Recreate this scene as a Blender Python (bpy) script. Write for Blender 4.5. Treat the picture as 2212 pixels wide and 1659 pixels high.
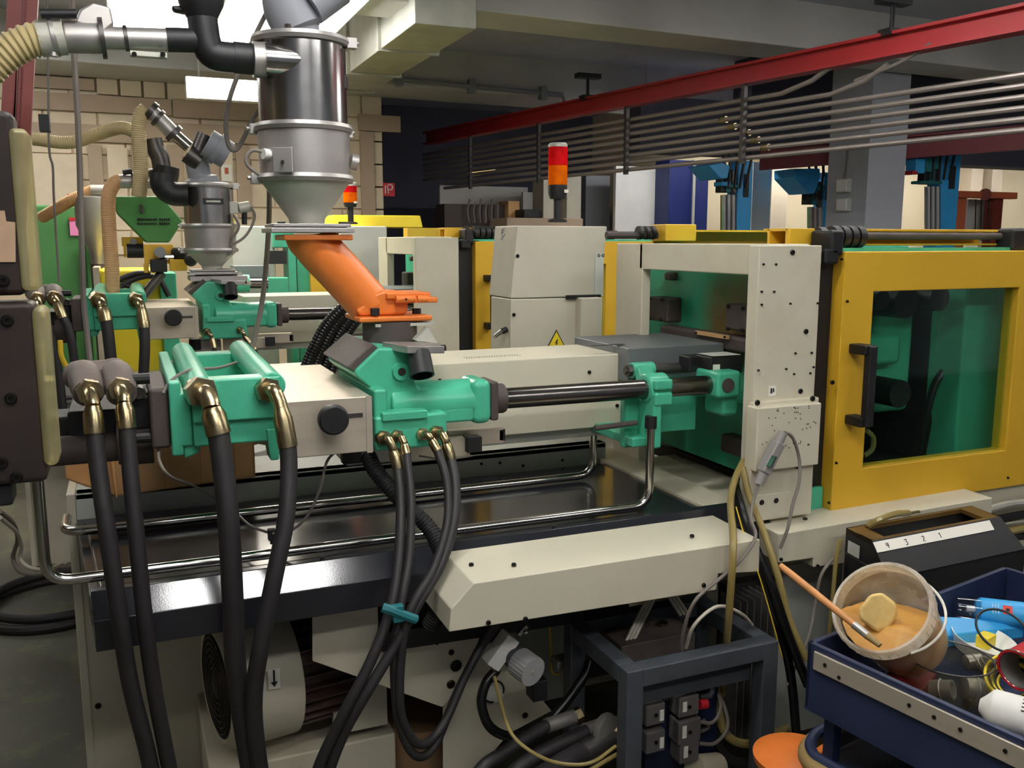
import bpy, math, random
from mathutils import Vector as V, Matrix
random.seed(7)
for o in list(bpy.data.objects): bpy.data.objects.remove(o)
SC = bpy.context.scene
COL = SC.collection
R = math.radians
# ------------------------------------------------------------ camera
FPX = 1950.0; CAMZ = 1.62; YAW = R(23); PIT = R(9)
cd = bpy.data.cameras.new('camera'); cam = bpy.data.objects.new('camera', cd); COL.objects.link(cam)
cd.sensor_fit = 'HORIZONTAL'; cd.sensor_width = 36; cd.lens = FPX / 2212 * 36; cd.clip_start = .02
cam.location = (0, 0, CAMZ); cam.rotation_euler = (R(90) - PIT, 0, -YAW); SC.camera = cam
# ------------------------------------------------------------ world, light, exposure
w = bpy.data.worlds.new('hall_ambient'); SC.world = w; w.use_nodes = True
w.node_tree.nodes['Background'].inputs[0].default_value = (.90, .93, 1.0, 1)
w.node_tree.nodes['Background'].inputs[1].default_value = .12
SC.view_settings.view_transform = 'Standard'; SC.view_settings.look = 'None'
SC.view_settings.gamma = 1; SC.view_settings.use_curve_mapping = False
SC.view_settings.exposure = 0.62
LAMP_E = 21.0
# ------------------------------------------------------------ geometry helpers
FW = V((math.sin(YAW) * math.cos(PIT), math.cos(YAW) * math.cos(PIT), -math.sin(PIT)))
RT = V((math.cos(YAW), -math.sin(YAW), 0)); UP = RT.cross(FW)
CAM = V((0, 0, CAMZ))
def at(px, py, x=None, y=None, z=None):
    """point of the place seen at a pixel of the photograph, on the plane x=, y= or z="""
    d = FW + RT * ((px - 1106) / FPX) - UP * ((py - 829.5) / FPX)
    t = (x - CAM.x) / d.x if x is not None else (y - CAM.y) / d.y if y is not None else (z - CAM.z) / d.z
    return CAM + d * t
def hp(*pts): return [at(p[0], p[1], y=p[2]) for p in pts]
def catmull(p, n=6):
    p = [V(q) for q in p]
    if len(p) < 3: return p
    o = []; P = [p[0] * 2 - p[1]] + p + [p[-1] * 2 - p[-2]]
    for i in range(1, len(P) - 2):
        a, b, c, d = P[i - 1], P[i], P[i + 1], P[i + 2]
        for k in range(n):
            t = k / n
            o.append(.5 * ((2 * b) + (c - a) * t + (2 * a - 5 * b + 4 * c - d) * t * t + (3 * b - a - 3 * c + d) * t ** 3))
    return o + [p[-1]]
def basis(d):
    d = d.normalized(); u = d.orthogonal().normalized(); return u, d.cross(u)
class MB:
    def __init__(s): s.v = []; s.f = []
    def add(s, vs, fs):
        b = len(s.v); s.v += [tuple(q) for q in vs]; s.f += [tuple(i + b for i in f) for f in fs]; return s
    def box(s, a, b):
        x0, x1 = sorted((a[0], b[0])); y0, y1 = sorted((a[1], b[1])); z0, z1 = sorted((a[2], b[2]))
        return s.add([(x0, y0, z0), (x1, y0, z0), (x1, y1, z0), (x0, y1, z0), (x0, y0, z1), (x1, y0, z1), (x1, y1, z1), (x0, y1, z1)],
                     [(0, 3, 2, 1), (4, 5, 6, 7), (0, 1, 5, 4), (1, 2, 6, 5), (2, 3, 7, 6), (3, 0, 4, 7)])
    def obox(s, c, size, m=None):
        h = [k / 2 for k in size]; c = V(c); m = m or Matrix.Identity(3)
        q = [c + m @ V((a * h[0], b * h[1], d * h[2])) for d in (-1, 1) for a, b in ((-1, -1), (1, -1), (1, 1), (-1, 1))]
        return s.add(q, [(0, 3, 2, 1), (4, 5, 6, 7), (0, 1, 5, 4), (1, 2, 6, 5), (2, 3, 7, 6), (3, 0, 4, 7)])
    def beam(s, p0, p1, wd, ht, up=(0, 0, 1)):
        p0, p1 = V(p0), V(p1); d = (p1 - p0).normalized(); sd = d.cross(V(up)).normalized(); u = sd.cross(d)
        q = [p + sd * (a * wd / 2) + u * (b * ht / 2) for p in (p0, p1) for a, b in ((-1, -1), (1, -1), (1, 1), (-1, 1))]
        return s.add(q, [(0, 3, 2, 1), (4, 5, 6, 7), (0, 1, 5, 4), (1, 2, 6, 5), (2, 3, 7, 6), (3, 0, 4, 7)])
    def prism(s, pts, vec):
        n = len(pts); p = [V(q) for q in pts]; vec = V(vec)
        return s.add(p + [q + vec for q in p], [tuple(range(n))[::-1], tuple(range(n, 2 * n))] + [(i, (i + 1) % n, n + (i + 1) % n, n + i) for i in range(n)])
    def cyl(s, p0, p1, r, r1=None, n=16, cap=True):
        p0, p1 = V(p0), V(p1); r1 = r if r1 is None else r1; u, w_ = basis(p1 - p0)
        q = [p + (u * math.cos(2 * math.pi * i / n) + w_ * math.sin(2 * math.pi * i / n)) * rr for p, rr in ((p0, r), (p1, r1)) for i in range(n)]
        f = [(i, (i + 1) % n, n + (i + 1) % n, n + i) for i in range(n)]
        if cap: f += [tuple(range(n))[::-1], tuple(range(n, 2 * n))]
        return s.add(q, f)
    def lathe(s, prof, o, ax=(0, 0, 1), n=28, cap=True):
        o = V(o); ax = V(ax).normalized(); u, w_ = basis(ax); m = len(prof); q = []; f = []
        for r, h in prof:
            for i in range(n):
                a = 2 * math.pi * i / n; q.append(o + ax * h + (u * math.cos(a) + w_ * math.sin(a)) * r)
        for k in range(m - 1):
            for i in range(n): f.append((k * n + i, k * n + (i + 1) % n, (k + 1) * n + (i + 1) % n, (k + 1) * n + i))
        if cap: f += [tuple(range(n))[::-1], tuple(range((m - 1) * n, m * n))]
        return s.add(q, f)
    def tube(s, pts, r, n=10, sm=6, rf=None, cap=True, closed=False):
        p = catmull(pts, sm) if sm else [V(q) for q in pts]
        m = len(p); q = []; f = []; u = None
        for k in range(m):
            d = (p[(k + 1) % m] - p[k - 1]) if closed else p[min(k + 1, m - 1)] - p[max(k - 1, 0)]
            if d.length < 1e-9: d = V((0, 0, 1))
            d.normalize()
            u = d.orthogonal().normalized() if u is None else (u - d * u.dot(d)).normalized()
            w_ = d.cross(u); rr = r if rf is None else rf(k, m)
            for i in range(n):
                a = 2 * math.pi * i / n; q.append(p[k] + (u * math.cos(a) + w_ * math.sin(a)) * rr)
        for k in range(m if closed else m - 1):
            k2 = (k + 1) % m
            for i in range(n): f.append((k * n + i, k * n + (i + 1) % n, k2 * n + (i + 1) % n, k2 * n + i))
        if cap and not closed: f += [tuple(range(n))[::-1], tuple(range((m - 1) * n, m * n))]
        return s.add(q, f)
    def torus(s, c, ax, r1, r2, n=32, m=8):
        c = V(c); u, w_ = basis(V(ax))
        return s.tube([c + (u * math.cos(2 * math.pi * i / n) + w_ * math.sin(2 * math.pi * i / n)) * r1 for i in range(n)], r2, m, 0, closed=True)
    def ribbed(s, pts, r, dr, pitch, n=12):
        p = catmull(pts, 10); L = [0]
        for a, b in zip(p, p[1:]): L.append(L[-1] + (b - a).length)
        N = max(4, int(L[-1] / pitch * 4)); q = []; j = 0
        for k in range(N + 1):
            t = L[-1] * k / N
            while j < len(L) - 2 and L[j + 1] < t: j += 1
            q.append(p[j].lerp(p[j + 1], (t - L[j]) / max(1e-9, L[j + 1] - L[j])))
        return s.tube(q, r, n, 0, rf=lambda k, m: r + (dr if k % 4 in (1, 2) else 0))
    def sph(s, c, r, n=14, sq=(1, 1, 1)):
        c = V(c); m = n // 2; q = []; f = []
        for k in range(m + 1):
            a = math.pi * k / m
            for i in range(n):
                b = 2 * math.pi * i / n; q.append(c + V((r * sq[0] * math.sin(a) * math.cos(b), r * sq[1] * math.sin(a) * math.sin(b), r * sq[2] * math.cos(a))))
        for k in range(m):
            for i in range(n): f.append((k * n + i, (k + 1) * n + i, (k + 1) * n + (i + 1) % n, k * n + (i + 1) % n))
        return s.add(q, f)
def fbox(x0, y0, x1, y1, Y, dep, mb=None):
    """box whose front face, on the plane y=Y, spans two opposite corners read off the photograph"""
    a = at(x0, y0, y=Y); b = at(x1, y1, y=Y); return (mb or MB()).box(a, (b.x, Y + dep, b.z))
def sbox(x0, y0, x1, y1, X, dep, mb=None):
    """the same for a face on the plane x=X that looks towards -x"""
    a = at(x0, y0, x=X); b = at(x1, y1, x=X); return (mb or MB()).box(a, (X + dep, b.y, b.z))
OFF = V((0, 0, 0))
def setoff(x=0, y=0, z=0): OFF.x, OFF.y, OFF.z = x, y, z
def obj(name, mb, mat, parent=None, bev=0, smooth=True, label=None, seg=2, kind=None, ang=35):
    me = bpy.data.meshes.new(name); me.from_pydata([(q[0] + OFF.x, q[1] + OFF.y, q[2] + OFF.z) for q in mb.v], [], mb.f); me.validate()
    import bmesh
    bm = bmesh.new(); bm.from_mesh(me); bmesh.ops.recalc_face_normals(bm, faces=bm.faces); bm.to_mesh(me); bm.free()
    if smooth:
        me.polygons.foreach_set('use_smooth', [True] * len(me.polygons)); me.set_sharp_from_angle(angle=R(ang))
    o = bpy.data.objects.new(name, me); COL.objects.link(o); me.materials.append(mat)
    if bev:
        m = o.modifiers.new('bevel', 'BEVEL'); m.width = bev; m.segments = seg; m.limit_method = 'ANGLE'; m.angle_limit = R(40)
        m.harden_normals = True
    if parent: attach(o, parent)
    if label: o['label'] = label
    if kind: o['kind'] = kind
    return o
WL = {}
def attach(o, p):
    o.parent = p; o.matrix_parent_inverse = Matrix.Translation(-WL.get(p.name, V((0, 0, 0))))
    WL[o.name] = V((0, 0, 0)) if o.name not in WL else WL[o.name]
def thing(name, label, cat, loc=(0, 0, 0), group=None):
    o = bpy.data.objects.new(name, None); COL.objects.link(o); o.location = V(loc) + OFF; o.empty_display_size = .05
    WL[o.name] = V(loc) + OFF; tag(o, label, cat, group); return o
def tag(o, label, cat, group=None):
    o['label'] = label; o['category'] = cat
    if group: o['group'] = group
    return o
def struct(name, mb, mat, parent=None, bev=0, label=None):
    o = obj(name, mb, mat, parent, bev)
    if not parent: o['kind'] = 'structure'
    if label: o['label'] = label
    return o
_shared = {}
def dot(name, key, make, mat, loc, parent, rot=None):
    """small repeated piece (screw, nut, hole) that shares one mesh"""
    if key not in _shared:
        sv = OFF.copy(); setoff(); o = obj(name, make(), mat); setoff(*sv); _shared[key] = o.data; bpy.data.objects.remove(o)
    o = bpy.data.objects.new(name, _shared[key]); COL.objects.link(o)
    o.location = V(loc) + OFF
    if rot is not None: o.rotation_euler = rot
    attach(o, parent); return o
def screw(px, py, parent, Y=None, X=None, Z=None, r=.006, off=(0, 0, 0), mat=None):
    p = at(px, py, x=X, y=Y, z=Z) + V(off); m = mat or M['screw']
    ax = V((0, -1, 0)) if Y is not None else V((-1, 0, 0)) if X is not None else V((0, 0, 1))
    key = ('screw', r, m.name)
    return dot('screw', key, lambda: MB().lathe([(r * .96, -.002), (r, .002), (r * .8, .004), (r * .42, .004), (r * .4, .001)], (0, 0, 0), n=12), m, p, parent, ax.to_track_quat('Z', 'Y').to_euler())
# ------------------------------------------------------------ materials
def srgb(r, g, b):
    f = lambda c: (c / 255) / 12.92 if c / 255 <= .04045 else ((c / 255 + .055) / 1.055) ** 2.4
    return (f(r), f(g), f(b), 1)
M = {}
def mat(name, col, rough=.5, metal=0, var=.12, scale=9, bump=0, bscale=60, spot=None, spotamt=.5, spotscale=3, coat=0, stretch=None, spec=None, trans=0, ior=1.45, emit=None, es=0, alpha=1):
    m = bpy.data.materials.new(name); m.use_nodes = True; nt = m.node_tree; N = nt.nodes; L = nt.links; b = N['Principled BSDF']
    c = srgb(*col)
    b.inputs['Roughness'].default_value = rough; b.inputs['Metallic'].default_value = metal
    if coat: b.inputs['Coat Weight'].default_value = coat; b.inputs['Coat Roughness'].default_value = .12
    if spec is not None: b.inputs['Specular IOR Level'].default_value = spec
    if trans: b.inputs['Transmission Weight'].default_value = trans; b.inputs['IOR'].default_value = ior
    if alpha < 1: b.inputs['Alpha'].default_value = alpha
    if emit: b.inputs['Emission Color'].default_value = srgb(*emit); b.inputs['Emission Strength'].default_value = es
    tc = N.new('ShaderNodeTexCoord'); mp = N.new('ShaderNodeMapping'); L.new(tc.outputs['Object'], mp.inputs[0])
    if stretch: mp.inputs['Scale'].default_value = stretch
    no = N.new('ShaderNodeTexNoise'); no.inputs['Scale'].default_value = scale; no.inputs['Detail'].default_value = 6; L.new(mp.outputs[0], no.inputs['Vector'])
    mr = N.new('ShaderNodeMapRange'); mr.inputs[1].default_value = .3; mr.inputs[2].default_value = .7; mr.inputs[3].default_value = 1 - var; mr.inputs[4].default_value = 1 + var * .6
    L.new(no.outputs[0], mr.inputs[0])
    hv = N.new('ShaderNodeHueSaturation'); hv.inputs['Color'].default_value = c; L.new(mr.outputs[0], hv.inputs['Value']); out = hv.outputs[0]
    if spot:
        n2 = N.new('ShaderNodeTexNoise'); n2.inputs['Scale'].default_value = spotscale; n2.inputs['Detail'].default_value = 8; n2.inputs['Roughness'].default_value = .7; L.new(mp.outputs[0], n2.inputs['Vector'])
        r2 = N.new('ShaderNodeMapRange'); r2.inputs[1].default_value = .52; r2.inputs[2].default_value = .72; r2.inputs[3].default_value = 0; r2.inputs[4].default_value = spotamt; L.new(n2.outputs[0], r2.inputs[0])
        mx = N.new('ShaderNodeMixRGB'); mx.inputs[2].default_value = srgb(*spot); L.new(r2.outputs[0], mx.inputs[0]); L.new(out, mx.inputs[1]); out = mx.outputs[0]
    L.new(out, b.inputs['Base Color'])
    rr = N.new('ShaderNodeMapRange'); rr.inputs[3].default_value = max(0, rough - .07); rr.inputs[4].default_value = min(1, rough + .1); L.new(no.outputs[0], rr.inputs[0]); L.new(rr.outputs[0], b.inputs['Roughness'])
    if bump:
        n3 = N.new('ShaderNodeTexNoise'); n3.inputs['Scale'].default_value = bscale; n3.inputs['Detail'].default_value = 4; L.new(mp.outputs[0], n3.inputs['Vector'])
        bp = N.new('ShaderNodeBump'); bp.inputs['Strength'].default_value = bump; bp.inputs['Distance'].default_value = .01; L.new(n3.outputs[0], bp.inputs['Height']); L.new(bp.outputs[0], b.inputs['Normal'])
    M[name] = m; return m
mat('green', (78, 186, 150), .3, bump=.08, bscale=90, var=.1, spot=(34, 120, 92), spotamt=.3)
mat('cream', (211, 204, 182), .5, var=.05, scale=4, spot=(176, 160, 120), spotamt=.35, spotscale=2.2)
mat('creamgrey', (196, 198, 190), .5, var=.06, scale=4, spot=(160, 155, 140), spotamt=.3)
mat('yellow', (224, 176, 46), .42, var=.05, scale=6, bump=.03, bscale=200)
mat('lemon', (240, 214, 50), .42, var=.05, scale=6)
mat('orange', (230, 124, 50), .36, var=.08, bump=.05, bscale=120, spot=(150, 80, 40), spotamt=.25, spotscale=6)
mat('hose', (40, 37, 38), .55, var=.15, scale=25, bump=.04, bscale=150)
mat('ribhose', (30, 29, 31), .6, var=.1)
mat('bed', (38, 39, 44), .13, var=.12, scale=5, bump=.012, bscale=300)
mat('casting', (78, 68, 64), .62, var=.18, scale=14, bump=.12, bscale=70)
mat('black', (28, 27, 29), .5, var=.15, scale=18)
mat('blackgloss', (18, 18, 20), .28, var=.1)
mat('screw', (42, 38, 36), .4, .6, var=.2, scale=30)
mat('alu', (208, 196, 178), .38, .5, var=.12, scale=6, stretch=(1, 1, 5), spot=(150, 132, 104), spotamt=.4)
mat('steel', (190, 188, 186), .17, 1, var=.1, scale=7, bump=.015, bscale=12)
mat('dullsteel', (180, 176, 172), .42, .75, var=.12, scale=9, spot=(126, 112, 100), spotamt=.3)
mat('galv', (186, 186, 174), .5, .3, var=.15, scale=6)
mat('chrome', (206, 202, 196), .14, 1, var=.08, scale=12)
mat('rod', (120, 116, 112), .2, 1, var=.12, scale=14, stretch=(.3, 1, 1))
mat('brass', (178, 162, 126), .27, 1, var=.15, scale=20)
mat('darksteel', (96, 92, 90), .4, .8, var=.2, scale=14)
mat('greyplate', (124, 128, 130), .45, .3, var=.1, scale=5)
mat('greypaint', (140, 142, 148), .55, var=.08, scale=5)
mat('frame', (72, 76, 82), .45, var=.15, scale=16, spot=(92, 92, 94), spotamt=.3, spotscale=12)
mat('beigehose', (186, 168, 122), .5, var=.12, scale=8)
mat('tanhose', (206, 160, 112), .5, var=.12, scale=8)
mat('cable', (120, 112, 104), .55, var=.1)
mat('whitecable', (196, 188, 172), .5, var=.08)
mat('yellowcable', (226, 186, 40), .5, var=.08)
mat('olivecable', (150, 132, 78), .3, var=.1, coat=.3)
mat('card', (204, 160, 108), .8, var=.1, scale=12, spot=(150, 104, 60), spotamt=.3)
mat('cardendlit', (230, 172, 112), .8, var=.08, scale=12)  # light on the box end put into a paler card colour
mat('green2', (74, 138, 74), .5, var=.1, scale=5)
mat('darkgreen', (66, 124, 66), .5, var=.12, scale=3)
mat('red', (196, 30, 44), .4, var=.06)
mat('columnpaint', (176, 178, 186), .6, var=.06, scale=3)
mat('redbeam', (168, 34, 38), .5, var=.1, scale=3)
mat('darkred', (120, 24, 34), .5, var=.1, scale=3)
mat('redbrown', (128, 58, 52), .5, var=.12, scale=8)
mat('rust', (190, 96, 58), .6, var=.12, scale=8)
mat('blue', (58, 168, 232), .4, var=.08, scale=6)
mat('navy', (24, 32, 62), .45, var=.1)
mat('darkblue', (22, 36, 98), .45, var=.08, scale=6)
mat('cartblue', (38, 48, 78), .42, var=.1, scale=10, bump=.03, bscale=200)
mat('teal', (30, 110, 116), .5, var=.1)
mat('white', (232, 230, 224), .5, var=.04)
mat('label', (238, 234, 222), .6, var=.03)
mat('ink', (30, 28, 28), .6, var=.05)
mat('concrete', (202, 200, 196), .9, var=.1, scale=2.2, bump=.1, bscale=30)
mat('soffit', (186, 188, 200), .9, var=.1, scale=2.2)
mat('plaster', (216, 198, 168), .85, var=.05, scale=3)
mat('brick', (228, 212, 184), .85, var=.06, scale=8, bump=.15, bscale=40)
mat('wallframe', (184, 162, 138), .7, var=.06, scale=4)
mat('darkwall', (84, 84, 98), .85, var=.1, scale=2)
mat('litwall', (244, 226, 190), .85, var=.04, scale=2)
mat('floor', (88, 87, 74), .62, var=.25, scale=2.5, bump=.15, bscale=25, spot=(118, 120, 80), spotamt=.7, spotscale=5)
mat('pipe', (158, 148, 143), .38, .6, var=.15, scale=4, stretch=(1, .2, 1))
mat('paper', (206, 172, 140), .7, var=.15, scale=30)
mat('pink', (220, 130, 180), .7, var=.05)
mat('wood', (206, 142, 84), .5, var=.15, scale=20, stretch=(1, 1, .15))
mat('grease', (206, 150, 70), .45, var=.2, scale=18, bump=.2, bscale=30, spot=(226, 186, 120), spotamt=.7, spotscale=14)
mat('rubber', (150, 124, 76), .55, var=.1)
def glassmat(name, tint, rough=.05, gl=.08, dirt=None):
    m = bpy.data.materials.new(name); m.use_nodes = True; nt = m.node_tree; N = nt.nodes; L = nt.links
    N.remove(N['Principled BSDF']); t = N.new('ShaderNodeBsdfTransparent'); t.inputs[0].default_value = srgb(*tint)
    g = N.new('ShaderNodeBsdfGlossy'); g.inputs['Roughness'].default_value = rough; fr = N.new('ShaderNodeLayerWeight'); fr.inputs[0].default_value = .25
    ad = N.new('ShaderNodeMath'); ad.operation = 'MULTIPLY_ADD'; ad.inputs[1].default_value = .16; ad.inputs[2].default_value = gl; L.new(fr.outputs['Fresnel'], ad.inputs[0])
    mx = N.new('ShaderNodeMixShader'); L.new(ad.outputs[0], mx.inputs[0]); L.new(t.outputs[0], mx.inputs[1]); L.new(g.outputs[0], mx.inputs[2]); out = mx.outputs[0]
    if dirt:
        d = N.new('ShaderNodeBsdfDiffuse'); d.inputs[0].default_value = srgb(*dirt[0]); tl = N.new('ShaderNodeBsdfTranslucent'); tl.inputs[0].default_value = srgb(*dirt[0])
        a = N.new('ShaderNodeMixShader'); a.inputs[0].default_value = .5; L.new(d.outputs[0], a.inputs[1]); L.new(tl.outputs[0], a.inputs[2])
        no = N.new('ShaderNodeTexNoise'); no.inputs['Scale'].default_value = dirt[2]; no.inputs['Detail'].default_value = 6
        tc = N.new('ShaderNodeTexCoord'); L.new(tc.outputs['Object'], no.inputs['Vector'])
        mr = N.new('ShaderNodeMapRange'); mr.inputs[1].default_value = .3; mr.inputs[2].default_value = .7; mr.inputs[3].default_value = dirt[1] * .6; mr.inputs[4].default_value = min(1, dirt[1] * 1.4); L.new(no.outputs[0], mr.inputs[0])
        m2 = N.new('ShaderNodeMixShader'); L.new(mr.outputs[0], m2.inputs[0]); L.new(out, m2.inputs[1]); L.new(a.outputs[0], m2.inputs[2]); out = m2.outputs[0]
    L.new(out, N['Material Output'].inputs[0]); M[name] = m
glassmat('doorglass', (232, 244, 240), .05, .0)
glassmat('perspex', (232, 226, 190), .12, .1, ((222, 214, 172), .4, 6))
glassmat('bucketplastic', (246, 240, 224), .25, .08, ((240, 232, 214), .28, 14))
glassmat('rimplastic', (250, 246, 236), .3, .06, ((244, 240, 230), .62, 20))
glassmat('smokeglass', (238, 238, 230), .04, .03, ((150, 140, 110), .05, 9))
glassmat('clearcap', (236, 240, 244), .05, .1)
glassmat('redlens', (255, 60, 60), .15, .06, ((240, 30, 40), .7, 20))
glassmat('amberlens', (255, 170, 40), .15, .06, ((255, 140, 10), .7, 20))
def lampmat(name, c, e):
    m = bpy.data.materials.new(name); m.use_nodes = True; b = m.node_tree.nodes['Principled BSDF']
    b.inputs['Base Color'].default_value = (.9, .9, .9, 1); b.inputs['Emission Color'].default_value = srgb(*c); b.inputs['Emission Strength'].default_value = e; M[name] = m
lampmat('tube', (251, 251, 250), LAMP_E); lampmat('panel', (255, 246, 230), 12.0)
# ------------------------------------------------------------ room shell
struct('floor', MB().box((-8, -4, -.1), (14, 14, 0)), M['floor'])
struct('ceiling', MB().box((-8, -4, 3.32), (14, 14, 3.42)), M['soffit'])
rotb = math.tan(R(2))
def ceil_beam(n, y0, y1, z0, m='concrete'):
    a, b = -7.5, 13.5
    struct('trim_%d' % n, MB().prism([(a, y0 + (a - 2) * rotb, z0), (b, y0 + (b - 2) * rotb, z0), (b, y1 + (b - 2) * rotb, z0), (a, y1 + (a - 2) * rotb, z0)], (0, 0, 3.33 - z0)), M[m], bev=.01, label='painted concrete ceiling beam')
ceil_beam(1, 5.38, 5.80, 3.0)
ceil_beam(2, 8.05, 8.75, 2.98)
ceil_beam(3, 2.45, 2.95, 3.0)
ceil_beam(4, -.4, .1, 3.0)
# back wall of painted blocks on the left
wb = struct('wall_back', MB().box((-7.5, 8.80, 0), (2.35, 9.0, 3.33)), M['plaster'])
k = 0
for row in range(7):
    z0 = 1.50 + row * .215
    for c in range(12):
        x0 = -2.45 + c * .42 + (.21 if row % 2 else 0)
        x1 = min(x0 + .405, 2.36)
        if x1 - x0 < .05: continue
        obj('brick', MB().box((x0, 8.775 + random.uniform(-.004, .004), z0), (x1, 8.81, z0 + .203)), M['brick'], wb, bev=.006)
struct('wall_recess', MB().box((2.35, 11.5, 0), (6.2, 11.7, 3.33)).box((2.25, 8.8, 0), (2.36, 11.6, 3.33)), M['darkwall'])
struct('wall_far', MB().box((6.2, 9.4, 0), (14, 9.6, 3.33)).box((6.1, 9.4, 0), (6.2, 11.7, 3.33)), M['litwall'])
struct('wall_right', MB().box((13.8, -4, 0), (14, 9.6, 3.33)), M['greypaint'])
struct('wall_left', MB().box((-7.6, -4, 0), (-7.4, 9, 3.33)), M['plaster'])
struct('trim_5', MB().box((4.3, 7.2, 2.42), (13.6, 7.5, 2.9)).box((5.5, 7.21, 2.88), (13.6, 7.49, 3.32)), M['darkwall'], label='dark box standing in for the unlit bay behind the pipe rack')  # dark box paints in the shade of the unlit bay
# wooden wall framing on the back wall
fr = thing('wall_framing', 'brown board framing with posts on the pale block wall', 'framing', (0, 8.7, 1))
def wrect(name, x0, y0, x1, y1, m, dep=.04, Y=8.72, par=fr): return obj(name, fbox(x0, y0, x1, y1, Y, dep), M[m], par, bev=.004)
for q in [(45, 196, 372, 250), (372, 212, 560, 262), (45, 262, 300, 310), (300, 262, 560, 312), (775, 246, 866, 286), (40, 160, 205, 196)]: wrect('rail', *q, 'wallframe')
for q in [(188, 312, 230, 470), (283, 312, 322, 470), (360, 312, 402, 470), (440, 312, 478, 470), (508, 312, 545, 470), (778, 286, 812, 480), (746, 286, 757, 480)]: wrect('post', *q, 'wallframe')
for i in range(4): wrect('panel', 207 + i * 51, 160 + i * 4, 255 + i * 51, 205 + i * 4, 'plaster', .03)
for q in [(230, 318, 280, 400), (60, 330, 185, 470), (480, 320, 506, 400), (404, 320, 438, 420)]: wrect('panel', *q, 'brick', .025)
sg = thing('fire_hose_sign', 'square red sign with white hose symbol on pale pillar', 'sign', at(840, 424, y=8.76))
obj('plate', fbox(828, 395, 853, 424, 8.755, .025), M['red'], sg)
c = at(840, 407, y=8.75); hm = MB()
hm.torus(c + V((.012, 0, .012)), (0, 1, 0), .026, .005, 18, 6); hm.tube([c + V((-.035, 0, .03)), c + V((-.035, 0, -.05))], .005, 6, 0); hm.tube([c + V((-.01, 0, -.01)), c + V((-.005, 0, -.05))], .004, 6, 0)
obj('hose_symbol', hm, M['white'], sg)
sgn = thing('wall_notice', 'small cream picture notice with dark figure on the back wall', 'notice', at(490, 390, y=8.7))
obj('sheet', fbox(477, 355, 502, 392, 8.70, .006), M['label'], sgn); obj('print', fbox(485, 362, 494, 376, 8.695, .004), M['rust'], sgn)
# conduit on the ceiling beam
cb = thing('conduit', 'dark conduit clipped along the face of ceiling beam', 'conduit', (2, 7.98, 3.1))
p0, p1 = at(752, 160, y=8.0), at(1215, 205, y=8.08)
obj('pipe', MB().tube([p0, p1, p1 + V((.05, 0, -.14))], .022, 8, 0), M['greypaint'], cb)
for t in (.22, .55, .9): q = p0.lerp(p1, t); obj('clip', MB().box(q - V((.03, .03, .06)), q + V((.03, .05, .06))), M['greypaint'], cb)
# ventilation duct
du = thing('ventilation_duct', 'rectangular sheet metal ventilation duct under the ceiling', 'duct', (1.8, 6.6, 2.86))
obj('duct_body', MB().box((1.62, 5.25, 2.86), (2.0, 7.85, 3.25)), M['galv'], du, bev=.006)
for y in (6.0, 6.9, 7.7): obj('flange', MB().box((1.60, y, 2.845), (2.02, y + .03, 3.26)), M['galv'], du)
for y in (5.6, 7.4): obj('hanger', MB().cyl((1.8, y, 3.2), (1.8, y, 3.33), .008, n=6), M['galv'], du)
# ------------------------------------------------------------ lamps
def lamp(x, y, z, ln, label, along='y', wd=.3, two=True):
    t = thing('fluorescent_lamp', label, 'lamp', (x, y, z), 'fluorescent ceiling lamps')
    d = V((0, 1, 0)) if along == 'y' else V((1, 0, 0)); s = V((1, 0, 0)) if along == 'y' else V((0, 1, 0)); c = V((x, y, z))
    pr = [s * (-wd / 2) + V((0, 0, .055)), s * (-wd * .2) + V((0, 0, .06)), s * (wd * .2) + V((0, 0, .06)), s * (wd / 2) + V((0, 0, .055)), s * (wd / 2) + V((0, 0, .065)), s * (wd * .24) + V((0, 0, .12)), s * (-wd * .24) + V((0, 0, .12)), s * (-wd / 2) + V((0, 0, .065))]
    obj('reflector', MB().prism([c - d * (ln / 2) + q for q in pr], d * ln), M['white'], t)
    for o in ((-wd * .2, wd * .2) if two else (0,)): obj('lamp_tube', MB().cyl(c + s * o - d * (ln / 2 - .03) + V((0, 0, .035)), c + s * o + d * (ln / 2 - .03) + V((0, 0, .035)), .019, n=10), M['tube'], t)
    for e in (-.4, .4): obj('hanger', MB().cyl(c + d * (ln * e) + V((0, 0, .11)), c + d * (ln * e) + V((0, 0, 3.33 - z)), .005, n=6), M['galv'], t)
    return t
lampmat('panelhot', (252, 251, 249), 44.0)
def panel_lamp(x, y, z, wd, ln, label, m_='panel'):
    t = thing('panel_lamp', label, 'lamp', (x, y, z), 'glaring panel lamps')
    obj('diffuser', MB().box((x - wd / 2 + .012, y - ln / 2 + .012, z - .004), (x + wd / 2 - .012, y + ln / 2 - .012, z + .01)), M[m_], t); obj('housing', MB().box((x - wd / 2, y - ln / 2, z), (x + wd / 2, y + ln / 2, z + .07)), M['white'], t, bev=.004)
    for e in (-.4, .4): obj('hanger', MB().cyl((x, y + ln * e, z + .06), (x, y + ln * e, 3.33), .005, n=6), M['galv'], t)
panel_lamp(.22, 5.75, 2.88, .46, 1.5, 'glaring panel lamp above the grey suction pipe, left of the black elbow')
panel_lamp(.80, 5.75, 2.88, .46, 1.5, 'glaring panel lamp behind the steel hopper, right of the black elbow')
lamp(1.25, 5.6, 2.9, 1.5, 'fluorescent tube lamp beside the ventilation duct', wd=.2, two=False)
panel_lamp(.43, 1.47, 2.9, .72, .17, 'added small panel lamp over the black machine bed, for its reflection', 'panelhot')  # added out of view so the bed front shows a bright reflection
lamp(-1.6, 3.4, 2.95, 1.5, 'fluorescent lamp over the left aisle', along='x')
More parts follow.
